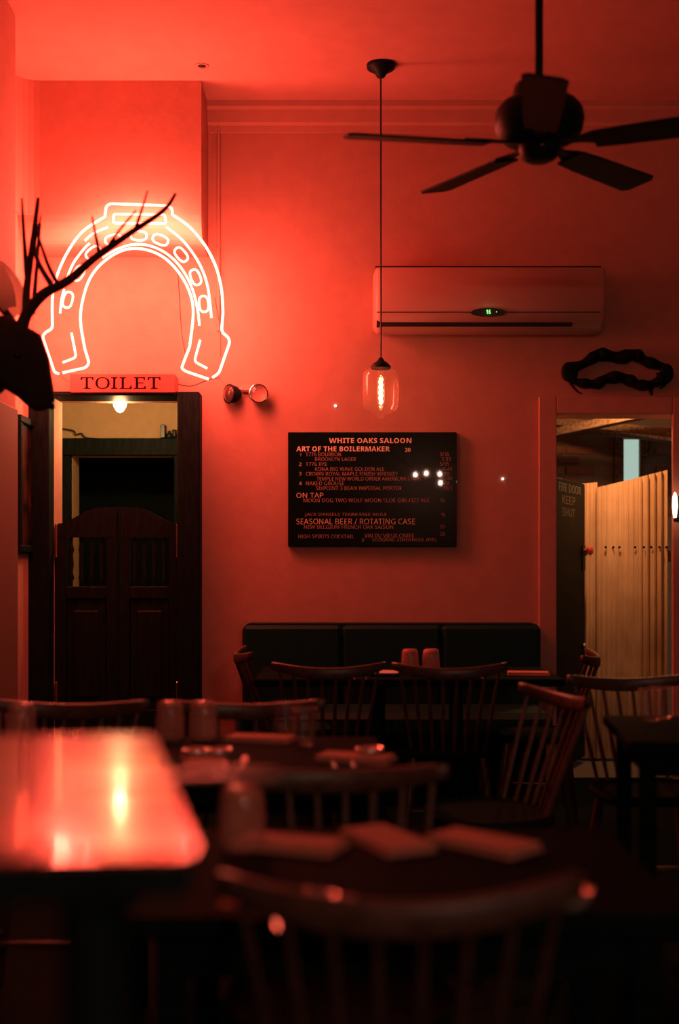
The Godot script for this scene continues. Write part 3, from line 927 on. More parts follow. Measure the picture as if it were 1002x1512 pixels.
func pendant() -> void:
	var d := 6.19
	var b := P(562, 575, d)
	var t := thing("pendant_lamp", "clear glass jar pendant with a glowing filament hanging on a thin cord", "pendant lamp", Vector3(b.x, b.y, b.z))
	var top := CEIL - b.y
	part("ceiling_rose", lathe([Vector2(0.0, top - 0.07), Vector2(0.02, top - 0.065), Vector2(0.035, top - 0.04), Vector2(0.072, top - 0.02), Vector2(0.075, top), Vector2(0, top)], 24), M.black_metal, t)
	part("cord", tube([Vector3(0, 0.16, 0), Vector3(0, top - 0.06, 0)], 0.0045, 8), M.black_plastic, t)
	part("cap", lathe([Vector2(0, 0.108), Vector2(0.052, 0.108), Vector2(0.054, 0.118), Vector2(0.04, 0.135), Vector2(0.018, 0.15), Vector2(0.01, 0.165), Vector2(0, 0.168)], 24), M.black_metal, t)
	# jar, wall with two faces
	var o := [Vector2(0.0, -0.155), Vector2(0.012, -0.152), Vector2(0.03, -0.135), Vector2(0.07, -0.12), Vector2(0.09, -0.1), Vector2(0.096, -0.06), Vector2(0.097, 0.06), Vector2(0.09, 0.09), Vector2(0.065, 0.108), Vector2(0.05, 0.112)]
	part("glass_jar", lathe(o, 32), M.clear_glass, t)
	part("bulb_glass", lathe([Vector2(0, -0.09), Vector2(0.014, -0.085), Vector2(0.02, -0.06), Vector2(0.02, 0.06), Vector2(0.013, 0.085), Vector2(0.013, 0.11)], 16), M.clear_glass, t)
	var pts := []
	for k in 61:
		var u := k / 60.0
		var side := -0.006 if u < 0.5 else 0.006
		var y := lerpf(0.06, -0.075, u * 2.0) if u < 0.5 else lerpf(-0.075, 0.06, u * 2.0 - 1.0)
		pts.append(Vector3(side + 0.003 * sin(u * 60.0), y, 0.003 * cos(u * 60.0)))
	part("filament", tube(pts, 0.0042, 6), M.filament, t)
	omni("pendant_light", b + Vector3(0, -0.01, 0.0), Color(1.0, 0.30, 0.10), 0.03, 0.012)

func menu_board() -> void:
	var z := 0.03
	var d := EYE.z - z
	var a := P(425, 807, d)
	var b := P(674, 638, d)
	var w := b.x - a.x
	var h := b.y - a.y
	var t := thing("menu_board", "black glossy menu board with cream lettering on the red wall", "menu board", Vector3(a.x, a.y, 0))
	var panel := part("panel", box(Vector3(w / 2, h / 2, z / 2), Vector3(w, h, z), 0.003), M.board, t)
	var k := 0.2994 / FPX * d
	var x0 := (425.0 - 400.0) / 0.2994
	var yb := (807.0 - 620.0) / 0.2994
	var lines := [
		["WHITE OAKS SALOON", 286, 692, 90, 114, 2], ["ART OF THE BOILERMAKER", 125, 585, 131, 155, 2], ["20", 660, 688, 138, 157, 2],
		["1", 140, 148, 165, 180, 0], ["1776 BOURBON", 172, 345, 161, 179, 0], ["3/35", 832, 878, 160, 178, 0],
		["BROOKLYN LAGER", 217, 420, 185, 202, 0], ["3.33", 840, 886, 184, 202, 0],
		["2", 137, 150, 210, 227, 1], ["1776 RYE", 172, 275, 209, 227, 0], ["5/35", 832, 878, 208, 226, 0],
		["KONA BIG WAVE GOLDEN ALE", 217, 558, 234, 251, 0], ["4.41", 846, 890, 233, 250, 0],
		["3", 137, 150, 257, 274, 1], ["CROWN ROYAL MAPLE FINISH WHISKEY", 172, 625, 257, 275, 0], ["5/35", 846, 880, 258, 275, 0],
		["TEMPLE NEW WORLD ORDER AMERICAN STOUT", 225, 745, 281, 299, 0], ["4.30", 848, 890, 280, 297, 0],
		["4", 137, 152, 305, 322, 1], ["NAKED GROUSE", 172, 360, 304, 322, 0], ["5/35", 846, 880, 305, 322, 0],
		["SIXPOINT 3 BEAN IMPERIAL PORTER", 222, 643, 328, 346, 0], ["10.5", 850, 892, 328, 345, 0],
		["ON TAP", 125, 258, 360, 384, 1],
		["MOON DOG TWO WOLF MOON SLOE GIN FIZZ ALE", 160, 780, 388, 406, 0], ["10", 835, 856, 387, 404, 0],
		["JACK DANIELS TENNESSEE MULE", 165, 570, 459, 476, 0], ["15", 840, 858, 459, 476, 0],
		["SEASONAL BEER / ROTATING CASE", 125, 710, 487, 515, 1],
		["NEW BELGIUM FRENCH OAK SAISON", 162, 602, 519, 537, 0], ["20", 833, 855, 517, 535, 0],
		["HIGH SPIRITS COCKTAIL", 135, 408, 566, 583, 0], ["VIN DU VIEUX CARRE", 460, 705, 561, 580, 0], ["20", 835, 857, 553, 571, 0],
		["IF", 447, 462, 584, 602, 0], ["(COGNAC ZINFANDEL RYE)", 500, 815, 583, 602, 0]]
	for l in lines:
		var m: Material = [M.letter_thin, M.letter_mid, M.letter_cream][l[5]] if M.has("letter_mid") else (M.letter_cream if l[5] else M.letter_thin)
		letters("lettering", l[0], l[5] == 2, false, (l[2] - l[1]) * k, (l[4] - l[3]) * k, m, panel, Vector3((l[1] - x0) * k, (yb - l[4]) * k, z - 0.0005))

func banquette() -> void:
	var a := P(357, 921, 6.55)
	var b := P(799, 921, 6.55)
	var w := b.x - a.x
	var top := a.y
	var t := thing("banquette", "dark leather banquette bench with a tall rounded back under the menu board", "bench", Vector3((a.x + b.x) / 2, 0, 0.02))
	# back: rounded slab
	var poly := [Vector2(-w / 2, 0.08), Vector2(w / 2, 0.08)]
	for k in 7:
		var an := PI / 2 * k / 6.0
		poly.append(Vector2(w / 2 - 0.045 + 0.045 * cos(an), top - 0.045 + 0.045 * sin(an)))
	for k in 7:
		var an := PI / 2 + PI / 2 * k / 6.0
		poly.append(Vector2(-w / 2 + 0.045 + 0.045 * cos(an), top - 0.045 + 0.045 * sin(an)))
	part("backrest", extrude(poly, 0.0, 0.13), M.leather, t)
	for k in 3:
		part("back_cushion", box(Vector3((k - 1) * w / 3.0, (top + 0.44) / 2 - 0.005, 0.135), Vector3(w / 3.0 - 0.004, top - 0.45, 0.05), 0.02), M.leather, t)
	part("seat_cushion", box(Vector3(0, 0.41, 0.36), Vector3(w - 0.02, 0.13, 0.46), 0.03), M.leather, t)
	part("plinth", box(Vector3(0, 0.17, 0.31), Vector3(w - 0.06, 0.34, 0.36), 0.006), M.black_wood, t)

func carving() -> void:
	# dark scrolled wooden carving over the yard doorway
	var d := 6.70
	var c := P(911, 548, d)
	var t := thing("wall_carving", "dark carved scrollwork ornament hung above the yard doorway", "ornament", Vector3(c.x, c.y, 0.03))
	var Q := func(x: float, y: float, z := 0.0) -> Vector3:
		return P(820.0 + x * 0.1816, 500.0 + y * 0.1816, d) - Vector3(c.x, c.y, 0.03) + Vector3(0, 0, z)
	var arc := func(a: Array) -> Array:
		var o := []
		for i in range(0, a.size(), 2):
			o.append(Q.call(a[i], a[i + 1]))
		return smooth(o, 6)
	var taper := func(n: int, r0: float, r1: float, waves: float) -> Array:
		var o := []
		for i in n:
			var u := float(i) / (n - 1)
			o.append(lerpf(r0, r1, sin(u * PI)) * (1.0 + 0.16 * sin(u * TAU * waves)))
		return o
	var up: Array = arc.call([95.0, 235, 200, 215, 300, 158, 345, 125, 400, 130, 520, 152, 620, 130, 665, 135, 720, 175, 800, 205, 905, 240])
	part("upper_scroll", tube(up, taper.call(up.size(), 0.024, 0.034, 6.0), 8), M.black_wood, t)
	var lo: Array = arc.call([110.0, 300, 170, 350, 250, 365, 340, 365, 410, 325, 520, 312, 610, 340, 670, 372, 760, 375, 840, 345, 905, 300])
	part("lower_scroll", tube(lo, taper.call(lo.size(), 0.020, 0.030, 7.0), 8), M.black_wood, t)
	# end volutes
	for s in [[108.0, 262.0, 1.0], [895.0, 275.0, -1.0]]:
		var pts := []
		var rs := []
		for k in 40:
			var u := k / 39.0
			var a: float = u * TAU * 1.6
			var r := lerpf(62.0, 12.0, u)
			pts.append(Q.call(s[0] + s[2] * r * 0.75 * cos(a), s[1] + r * 1.15 * sin(a), 0.012 * u))
			rs.append(lerpf(0.022, 0.012, u))
		part("volute", tube(pts, rs, 8), M.black_wood, t)
	# drooping tails
	for s in [[[98.0, 320, 140, 385, 180, 430, 218, 448], 0.008], [[770.0, 360, 775, 410, 780, 440, 785, 462], 0.016], [[905.0, 330, 880, 380, 845, 400], 0.014]]:
		var pts: Array = arc.call(s[0])
		var rs := []
		for i in pts.size():
			rs.append(lerpf(s[1], 0.003, float(i) / (pts.size() - 1)))
		part("tail", tube(pts, rs, 8), M.black_wood, t)
	# leaf bosses
	for s in [[375.0, 120.0, 0.026], [635.0, 122.0, 0.026], [515.0, 312.0, 0.026], [340.0, 360.0, 0.02], [690.0, 368.0, 0.022], [205.0, 205.0, 0.018], [800.0, 205.0, 0.018]]:
		var p: Vector3 = Q.call(s[0], s[1], 0.006)
		part("leaf_boss", lathe([Vector2(0, -0.9 * s[2]), Vector2(s[2] * 0.75, -0.55 * s[2]), Vector2(s[2], 0), Vector2(s[2] * 0.7, 0.6 * s[2]), Vector2(0, s[2])], 10, Transform3D(Basis(Vector3(1.9, 0, 0), Vector3(0, 0.85, 0), Vector3(0, 0, 0.8)), p)), M.black_wood, t)

func wall_bits() -> void:
	# twin-headed wall fitting beside the toilet door
	var c := P(364, 582, 6.68)
	var t := thing("twin_wall_light", "unlit twin-headed wall light between the neon horseshoe and the pendant", "wall light", Vector3(c.x, c.y, 0))
	var s := FPX / 6.66
	part("base", box(Vector3(0.0, 0.035, 0.02), Vector3(0.07, 0.04, 0.04), 0.01), M.trim_paint, t)
	for k in 2:
		var px: float = [-19.0, 16.0][k]
		var x := px / s
		var hd := Transform3D(Basis(Vector3.UP, [-0.9, 0.25][k]) * Basis(Vector3.RIGHT, PI / 2), Vector3(x, 0.0, 0.045))
		part("lamp_head", lathe([Vector2(0, -0.035), Vector2(0.03, -0.034), Vector2(0.046, -0.01), Vector2(0.052, 0.03), Vector2(0.048, 0.032), Vector2(0.04, 0.02), Vector2(0.0, 0.018)], 20, hd), [M.saloon_wood, M.trim_paint][k], t)
		part("lens_ring", lathe([Vector2(0.05, 0.026), Vector2(0.056, 0.03), Vector2(0.055, 0.036), Vector2(0.048, 0.036)], 24, hd), [M.saloon_wood, M.chrome][k], t)
		part("lens", lathe([Vector2(0.05, 0.03), Vector2(0.04, 0.042), Vector2(0.02, 0.05), Vector2(0, 0.052)], 20, hd), M.clear_glass, t)
		part("arm", tube([Vector3(x * 0.25, 0.035, 0.03), Vector3(x * 0.8, 0.02, 0.03)], 0.01, 8), M.trim_paint, t)
	# two points of light on the wall
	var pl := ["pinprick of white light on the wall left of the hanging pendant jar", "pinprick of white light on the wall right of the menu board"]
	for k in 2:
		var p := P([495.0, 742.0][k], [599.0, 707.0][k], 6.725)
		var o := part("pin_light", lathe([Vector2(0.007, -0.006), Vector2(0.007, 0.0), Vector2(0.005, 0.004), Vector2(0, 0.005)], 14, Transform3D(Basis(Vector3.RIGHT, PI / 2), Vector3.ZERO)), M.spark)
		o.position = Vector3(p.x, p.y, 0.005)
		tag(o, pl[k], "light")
	# recessed downlight, unlit
	var dl := P(298, 97, 6.2)
	var q := thing("downlight", "small unlit recessed downlight in the ceiling above the neon sign", "ceiling light", Vector3(dl.x, CEIL, dl.z))
	part("rim", lathe([Vector2(0.022, -0.003), Vector2(0.036, -0.006), Vector2(0.038, 0.0), Vector2(0.022, 0.0)], 24), M.trim_paint, q)
	part("lens", lathe([Vector2(0, -0.0015), Vector2(0.022, -0.0015), Vector2(0.022, 0.0)], 20), M.slot_dark, q)
	# framed picture on the left wall by the toilet door
	var f := thing("framed_picture", "dark framed picture on the left wall beside the toilet door", "picture", Vector3(LEFT, 1.31, 0.22))
	var st := begin()
	var H := 0.74
	var WD := 0.34
	var tilt := Basis(Vector3(0, 0, 1), -0.02)
	part("frame", box(Vector3(0.018, H - 0.02, 0), Vector3(0.03, 0.04, WD), 0.005), M.black_wood, f)
	part("frame", box(Vector3(0.018, 0.02, 0), Vector3(0.03, 0.04, WD), 0.005), M.black_wood, f)
	part("frame", box(Vector3(0.018, H / 2, -WD / 2 + 0.02), Vector3(0.03, H - 0.08, 0.04), 0.005), M.black_wood, f)
	part("frame", box(Vector3(0.018, H / 2, WD / 2 - 0.02), Vector3(0.03, H - 0.08, 0.04), 0.005), M.black_wood, f)
	part("print", box(Vector3(0.01, H / 2, 0), Vector3(0.012, H - 0.06, WD - 0.06), 0.001), M.picture, f)

# ---------------------------------------------------------------- furniture
func make_chair(label: String, at: Vector3, turn: float) -> Node3D:
	var t := thing("spindle_back_chair", label, "chair", at, turn, "spindle-backed dining chairs")
	# sitter looks towards -z; seat
	var rings := []
	var cen := []
	var N := 28
	for lv in [[0.425, 0.93], [0.432, 0.985], [0.445, 1.0], [0.456, 0.985], [0.460, 0.94], [0.452, 0.6], [0.447, 0.2]]:
		var ring := []
		for k in N:
			var a := TAU * k / N
			var ca := cos(a)
			var sa := sin(a)
			var p := Vector3(signf(ca) * pow(absf(ca), 0.62) * 0.215, lv[0], signf(sa) * pow(absf(sa), 0.7) * 0.185)
			p.x *= lv[1] * (1.0 - 0.06 * sa)
			p.z *= lv[1]
			ring.append(p)
		rings.append(ring)
		cen.append(Vector3(0, lv[0] if lv[0] < 0.458 else 0.44, 0))
	var st := begin()
	add_loft(st, rings, cen)
	part("seat", finish(st), M.seat_wood, t)
	# crest rail: curved in plan, its ends swept up
	st = begin()
	rings = []
	cen = []
	for i in 17:
		var u := i / 8.0 - 1.0
		var x := u * 0.235
		var zc := 0.285 - 0.062 * u * u
		var yc := 0.792 + 0.030 * u * u
		var hh := 0.025 * (1.0 - 0.35 * pow(absf(u), 3.0))
		var nz := Vector3(2.0 * 0.062 * u / 0.235, 0, 1).normalized()
		var ring := []
		for k in 12:
			var a := TAU * k / 12
			ring.append(Vector3(x, yc, zc) + Vector3.UP * hh * signf(sin(a)) * pow(absf(sin(a)), 0.6) + nz * 0.0115 * signf(cos(a)) * pow(absf(cos(a)), 0.6))
		rings.append(ring)
		cen.append(Vector3(x, yc, zc))
	add_loft(st, rings, cen)
	part("crest_rail", finish(st), M.chair_wood, t)
	for k in 8:
		var u := (k - 3.5) / 3.5
		var a := Vector3(u * 0.155, 0.448, 0.165 - 0.045 * u * u)
		var b := Vector3(u * 0.205, 0.775 + 0.03 * u * u * 0.75, 0.285 - 0.062 * u * u * 0.76)
		part("spindle", tube([a, a.lerp(b, 0.35), a.lerp(b, 0.7), b], [0.0065, 0.0085, 0.0075, 0.006], 8), M.chair_wood, t)
	for sx in [-1, 1]:
		for sz in [-1, 1]:
			var a := Vector3(sx * 0.145, 0.43, sz * 0.12)
			var b := Vector3(sx * 0.195, 0.0, sz * 0.175)
			part("leg", tube([a, a.lerp(b, 0.3), a.lerp(b, 0.55), b], [0.014, 0.019, 0.018, 0.011], 10), M.chair_wood, t)
		part("stretcher", tube([Vector3(sx * 0.176, 0.17, -0.154), Vector3(sx * 0.176, 0.17, 0), Vector3(sx * 0.176, 0.17, 0.154)], [0.008, 0.012, 0.008], 8), M.chair_wood, t)
	part("stretcher", tube([Vector3(-0.176, 0.17, 0), Vector3(0, 0.17, 0), Vector3(0.176, 0.17, 0)], [0.008, 0.012, 0.008], 8), M.chair_wood, t)
	return t

func make_table(label: String, center: Vector3, size: Vector2, turn := 0.0, pedestals: Array = [], height := 0.75) -> Node3D:
	var t := thing("dining_table", label, "table", center, turn)
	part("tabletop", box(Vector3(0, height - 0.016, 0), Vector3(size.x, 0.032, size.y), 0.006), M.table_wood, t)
	for x in pedestals:
		part("pedestal", lathe([Vector2(0.0, 0.03), Vector2(0.09, 0.035), Vector2(0.045, 0.07), Vector2(0.032, 0.15), Vector2(0.032, height - 0.09), Vector2(0.06, height - 0.05), Vector2(0.13, height - 0.032), Vector2(0, height - 0.032)], 20, Transform3D(Basis.IDENTITY, Vector3(x, 0, -0.08))), M.black_metal, t)
		part("foot", box(Vector3(x, 0.018, -0.08), Vector3(0.24, 0.036, 0.2), 0.008), M.black_metal, t)
	if pedestals.size():
		return t
	var apron := [[Vector3(0, height - 0.067, size.y / 2 - 0.06), Vector3(size.x - 0.16, 0.07, 0.022)], [Vector3(0, height - 0.067, -size.y / 2 + 0.06), Vector3(size.x - 0.16, 0.07, 0.022)], [Vector3(size.x / 2 - 0.06, height - 0.067, 0), Vector3(0.022, 0.07, size.y - 0.16)], [Vector3(-size.x / 2 + 0.06, height - 0.067, 0), Vector3(0.022, 0.07, size.y - 0.16)]]
	for a in apron:
		part("apron", box(a[0], a[1], 0.003), M.table_wood, t)
	for sx in [-1, 1]:
		for sz in [-1, 1]:
			part("leg", box(Vector3(sx * (size.x / 2 - 0.06), (height - 0.032) / 2, sz * (size.y / 2 - 0.06)), Vector3(0.045, height - 0.032, 0.045), 0.005), M.table_wood, t)
	return t

func make_tumbler(label: String, at: Vector3, group: String) -> Node3D:
	# set upside down on its rim
	var t := thing("tumbler", label, "glass", at, 0.0, group)
	part("body", lathe([Vector2(0.040, 0.0), Vector2(0.0415, 0.02), Vector2(0.039, 0.07), Vector2(0.036, 0.098), Vector2(0.028, 0.107), Vector2(0, 0.108)], 28), M.tumbler_glass, t)
	part("base", lathe([Vector2(0.0, 0.092), Vector2(0.033, 0.092), Vector2(0.035, 0.096), Vector2(0, 0.099)], 24), M.tumbler_glass, t)
	return t

func make_goblet(label: String, at: Vector3, group: String) -> Node3D:
	var t := thing("water_glass", label, "glass", at, 0.0, group)
	part("bowl", lathe([Vector2(0.0, 0.002), Vector2(0.026, 0.003), Vector2(0.03, 0.02), Vector2(0.035, 0.085), Vector2(0.036, 0.1)], 28), M.clear_glass, t)
	part("rim", lathe([Vector2(0.0345, 0.099), Vector2(0.0365, 0.1), Vector2(0.0365, 0.103), Vector2(0.0345, 0.103)], 28), M.tumbler_glass, t)
	return t

func make_napkin(label: String, at: Vector3, turn: float, group: String) -> Node3D:
	var t := thing("folded_napkin", label, "napkin", at, turn, group)
	part("lower_fold", box(Vector3(0, 0.004, 0), Vector3(0.10, 0.008, 0.19), 0.0035), M.napkin, t)
	part("upper_fold", box(Vector3(0.002, 0.012, -0.002), Vector3(0.094, 0.007, 0.184), 0.003, Basis(Vector3.UP, 0.03)), M.napkin, t)
	return t

func make_fork(label: String, at: Vector3, turn: float, group: String) -> Node3D:
	var t := thing("fork", label, "fork", at, turn, group)
	var st := begin()
	add_tube(st, [Vector3(0, 0.003, 0.1), Vector3(0, 0.005, 0.04), Vector3(0, 0.004, -0.03)], [0.006, 0.0045, 0.003], 8, false, Vector3(1, 0.5, 1))
	part("handle", finish(st), M.steel, t)
	st = begin()
	add_box(st, Vector3(0, 0.004, -0.045), Vector3(0.022, 0.002, 0.03), 0.001)
	for k in 4:
		add_box(st, Vector3((k - 1.5) * 0.006, 0.005, -0.078), Vector3(0.003, 0.002, 0.04), 0.0008)
	part("tines", finish(st), M.steel, t)
	return t

func make_knife(label: String, at: Vector3, turn: float, group: String) -> Node3D:
	var t := thing("table_knife", label, "knife", at, turn, group)
	var st := begin()
	add_tube(st, [Vector3(0, 0.005, 0.11), Vector3(0, 0.006, 0.06), Vector3(0, 0.005, 0.01)], [0.007, 0.0075, 0.005], 8, false, Vector3(1, 0.6, 1))
	part("handle", finish(st), M.steel, t)
	part("blade", extrude([Vector2(-0.008, -0.01), Vector2(0.008, -0.01), Vector2(0.01, 0.06), Vector2(0.006, 0.1), Vector2(-0.002, 0.112), Vector2(-0.008, 0.09)], 0.003, 0.0045, Transform3D(Basis(Vector3(1, 0, 0), Vector3(0, 0, -1), Vector3(0, 1, 0)), Vector3.ZERO)), M.steel, t)
	return t

func make_plate(label: String, at: Vector3, group: String) -> Node3D:
	var t := thing("side_plate", label, "plate", at, 0.0, group)
	part("dish", lathe([Vector2(0, 0.0), Vector2(0.05, 0.0), Vector2(0.055, 0.004), Vector2(0.082, 0.014), Vector2(0.083, 0.016), Vector2(0.055, 0.008), Vector2(0.05, 0.005), Vector2(0, 0.005)], 32), M.porcelain, t)
	return t

func make_dish(label: String, at: Vector3, group: String) -> Node3D:  # shiny dishes placed to catch the neon as red glints
	var t := thing("glint_dish", label, "dish", at, 0.0, group)
	part("bowl", lathe([Vector2(0, 0.0), Vector2(0.02, 0.0), Vector2(0.03, 0.012), Vector2(0.036, 0.028), Vector2(0.034, 0.03), Vector2(0.028, 0.02), Vector2(0, 0.016)], 28), M.glazed, t)
	part("sauce", lathe([Vector2(0.029, 0.0215), Vector2(0, 0.0225)], 20), M.red_lens, t)
	return t

func furniture() -> void:
	# chairs: crest rail stands 0.27 behind the seat's middle
	var c0 := make_chair("spindle-backed chair at the banquette table, its back to the room, on the left", Vector3(-0.052, 0, EYE.z - 4.9 - 0.28), 0.03)
	var zC := EYE.z
	dup(c0, Vector3(0.466, 0, zC - 4.88 - 0.28), -0.04, "spindle-backed chair at the banquette table just in front of the two upturned glasses", "spindle_back_chair")
	dup(c0, Vector3(-0.27, 0, zC - 3.62 + 0.28), PI + 0.05, "spindle-backed chair across the middle table, behind its upturned glasses", "spindle_back_chair")
	dup(c0, Vector3(-0.82, 0, zC - 3.62 + 0.28), PI - 0.03, "spindle-backed chair in front of the saloon doors, behind the shiny high table", "spindle_back_chair")
	dup(c0, Vector3(0.0, 0, zC - 2.45 + 0.28), PI + 0.06, "spindle-backed chair facing the viewer across the nearest dining table", "spindle_back_chair")
	dup(c0, Vector3(0.083, 0, zC - 1.50 - 0.28), -0.02, "spindle-backed chair closest to the viewer, its blurred rail crossing the foreground", "spindle_back_chair")
	dup(c0, Vector3(0.93, 0, zC - 5.6), PI / 2 - 0.25, "spindle-backed chair at the right end of the banquette table before the yard doorway", "spindle_back_chair")
	dup(c0, Vector3(0.48, 0, zC - 3.80), PI / 2 + 0.3, "spindle-backed chair turned sideways beside the small right-hand table", "spindle_back_chair")
	dup(c0, Vector3(-0.22, 0, zC - 5.78), -PI / 2 + 0.15, "spindle-backed chair at the left end of the banquette, beside the bare wall", "spindle_back_chair")
	dup(c0, Vector3(1.10, 0, zC - 4.45 + 0.28), PI + 0.1, "dim spindle-backed chair in front of the corrugated screen, across the right-hand table", "spindle_back_chair")
	# tables
	make_table("long dark dining table set in front of the banquette", Vector3(0.30, 0, zC - 5.42), Vector2(1.34, 0.64), 0.0, [-0.12, 0.24])
	make_table("dark dining table in the middle with two upturned glasses and a row of cutlery", Vector3(-0.258, 0, zC - 3.09), Vector2(0.73, 0.62))
	make_table("dark dining table at the left, mostly hidden by the shiny high table", Vector3(-1.08, 0, zC - 3.09), Vector2(0.73, 0.62), 0.0, [-0.13])
	make_table("nearest dark dining table, out of focus with napkins laid on it", Vector3(0.10, 0, zC - 1.93), Vector2(0.80, 0.56))
	make_table("dark dining table at the right edge holding two glasses", Vector3(1.19, 0, zC - 3.55), Vector2(0.72, 0.6), -0.10)
	# glasses standing upside down
	var g := "upturned tumblers on the tables"
	var T := 0.75
	var on := func(px: float, d: float) -> Vector3: return Vector3((px - 501.0) / FPX * d, T, zC - d)
	make_tumbler("left of the two upturned glasses on the banquette table", on.call(605.0, 5.45), g)
	make_tumbler("right of the two upturned glasses on the banquette table", on.call(636.0, 5.45), g)
	make_tumbler("upturned glass at the left corner of the middle table, left of its pair", on.call(251.0, 3.36), g)
	make_tumbler("upturned glass on the middle table, right of its pair", on.call(300.0, 3.36), g)
	make_tumbler("upturned glass at the far left corner of the nearest dining table", on.call(357.0, 2.06), g)
	make_tumbler("upturned glass at the far left behind the shiny high table", on.call(32.0, 3.3), g)
	g = "water glasses"
	make_goblet("left of two small glasses at the right end of the middle table", on.call(424.0, 3.36), g)
	make_goblet("right of two small glasses at the right end of the middle table", on.call(450.0, 3.22), g)
	make_goblet("glass with a pale rim on the right-hand table, left of two", on.call(960.0, 3.72), g)
	make_goblet("glass with a pale rim on the right-hand table, right of two", on.call(977.0, 3.78), g)
	# place settings
	g = "napkins on the tables"
	var naps := [[485.0, 5.2, 0.1, "folded napkin at the left seat of the banquette table"], [662.0, 5.2, -0.1, "folded napkin at the seat before the two upturned glasses"], [780.0, 5.3, 1.4, "folded napkin at the right end of the banquette table"], [300.0, 2.95, 0.2, "folded napkin at the near left of the middle table"], [385.0, 3.3, 1.3, "folded napkin at the far edge of the middle table"], [525.0, 2.97, 1.2, "folded napkin at the near right corner of the middle table"], [712.0, 2.06, 0.8, "pale folded napkin at the far right of the nearest table"], [428.0, 2.05, 1.2, "folded napkin at the far left of the nearest table"], [570.0, 2.08, 0.45, "folded napkin at the far middle of the nearest table"], [125.0, 3.2, 1.5, "folded napkin on the left-hand table behind the shiny high table"], [425.0, 1.68, 1.35, "folded napkin at the near left of the nearest table"]]
	for n in naps:
		make_napkin(n[3], on.call(n[0], n[1]), n[2], g)
	var fg := "forks laid on the tables"
	var kg := "knives laid on the tables"
	var sets := [[520.0, 5.18, "left seat of the banquette table"], [690.0, 5.18, "right seat of the banquette table"], [330.0, 2.93, "near left place on the middle table"], [490.0, 2.95, "near right place on the middle table"], [405.0, 1.68, "near left place on the nearest table"]]
	for s in sets:
		make_fork("steel fork at the " + s[2], on.call(s[0], s[1]), 0.1, fg)
		make_knife("steel knife at the " + s[2], on.call(s[0] + 1750.0 * 0.05 / s[1], s[1]), 0.05, kg)
	g = "side plates"
	make_plate("small plate at the left of the banquette table", on.call(568.0, 5.3), g)
	g = "small shiny dishes"
	for p in [[838.0, 1.69, "small shiny dish on the near right corner of the nearest table"], [462.0, 1.655, "small shiny dish at the near edge of the nearest table, right of the cutlery"], [545.0, 3.0, "small shiny dish on the near right corner of the middle table"], [290.0, 2.98, "left of two small shiny dishes at the near left of the middle table"], [322.0, 2.98, "right of two small shiny dishes at the near left of the middle table"], [480.0, 5.16, "small shiny dish at the left seat of the banquette table"], [665.0, 5.16, "small shiny dish in front of the two upturned glasses"]]:
		make_dish(p[2], on.call(p[0], p[1]), g)

func high_table() -> void:
	# tall varnished table at the viewer's left, turned a little
	var h := 1.03
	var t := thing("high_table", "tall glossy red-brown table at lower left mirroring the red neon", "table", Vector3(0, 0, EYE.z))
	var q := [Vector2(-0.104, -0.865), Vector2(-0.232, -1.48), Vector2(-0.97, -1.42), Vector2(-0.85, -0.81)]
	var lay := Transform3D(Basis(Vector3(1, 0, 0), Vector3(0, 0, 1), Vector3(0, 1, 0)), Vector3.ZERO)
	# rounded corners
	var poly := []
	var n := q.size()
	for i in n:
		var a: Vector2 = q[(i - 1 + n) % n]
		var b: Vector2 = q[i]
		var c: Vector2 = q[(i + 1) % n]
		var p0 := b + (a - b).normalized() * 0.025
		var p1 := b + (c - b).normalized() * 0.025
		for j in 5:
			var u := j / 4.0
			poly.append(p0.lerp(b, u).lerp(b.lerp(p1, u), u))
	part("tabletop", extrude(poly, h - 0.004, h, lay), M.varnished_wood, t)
	part("shaded_edge", extrude(poly, h - 0.035, h - 0.004, lay), M.black_wood, t)  # side coloured black, as shade below the glossy top
	var mid: Vector2 = (q[0] + q[1] + q[2] + q[3]) / 4.0
	for k in n:
		var p: Vector2 = q[k] + (mid - q[k]).normalized() * 0.1
		part("leg", tube([Vector3(p.x, h - 0.035, p.y), Vector3(p.x, 0, p.y)], [0.028, 0.02], 10), M.black_wood, t)
	part("foot_rail", tube(rounded([Vector3(q[0].x - 0.07, 0.25, q[0].y - 0.07), Vector3(q[1].x - 0.07, 0.25, q[1].y + 0.07)], 0.02), 0.01, 8), M.black_wood, t)
	var kn := make_knife("table knife lying across the right edge of the tall glossy table", Vector3((272.0 - 501.0) / FPX * 1.15 - 0.02, h, EYE.z - 1.15), -PI / 2 + 0.05 + PI, "")
	kn.remove_meta("group")

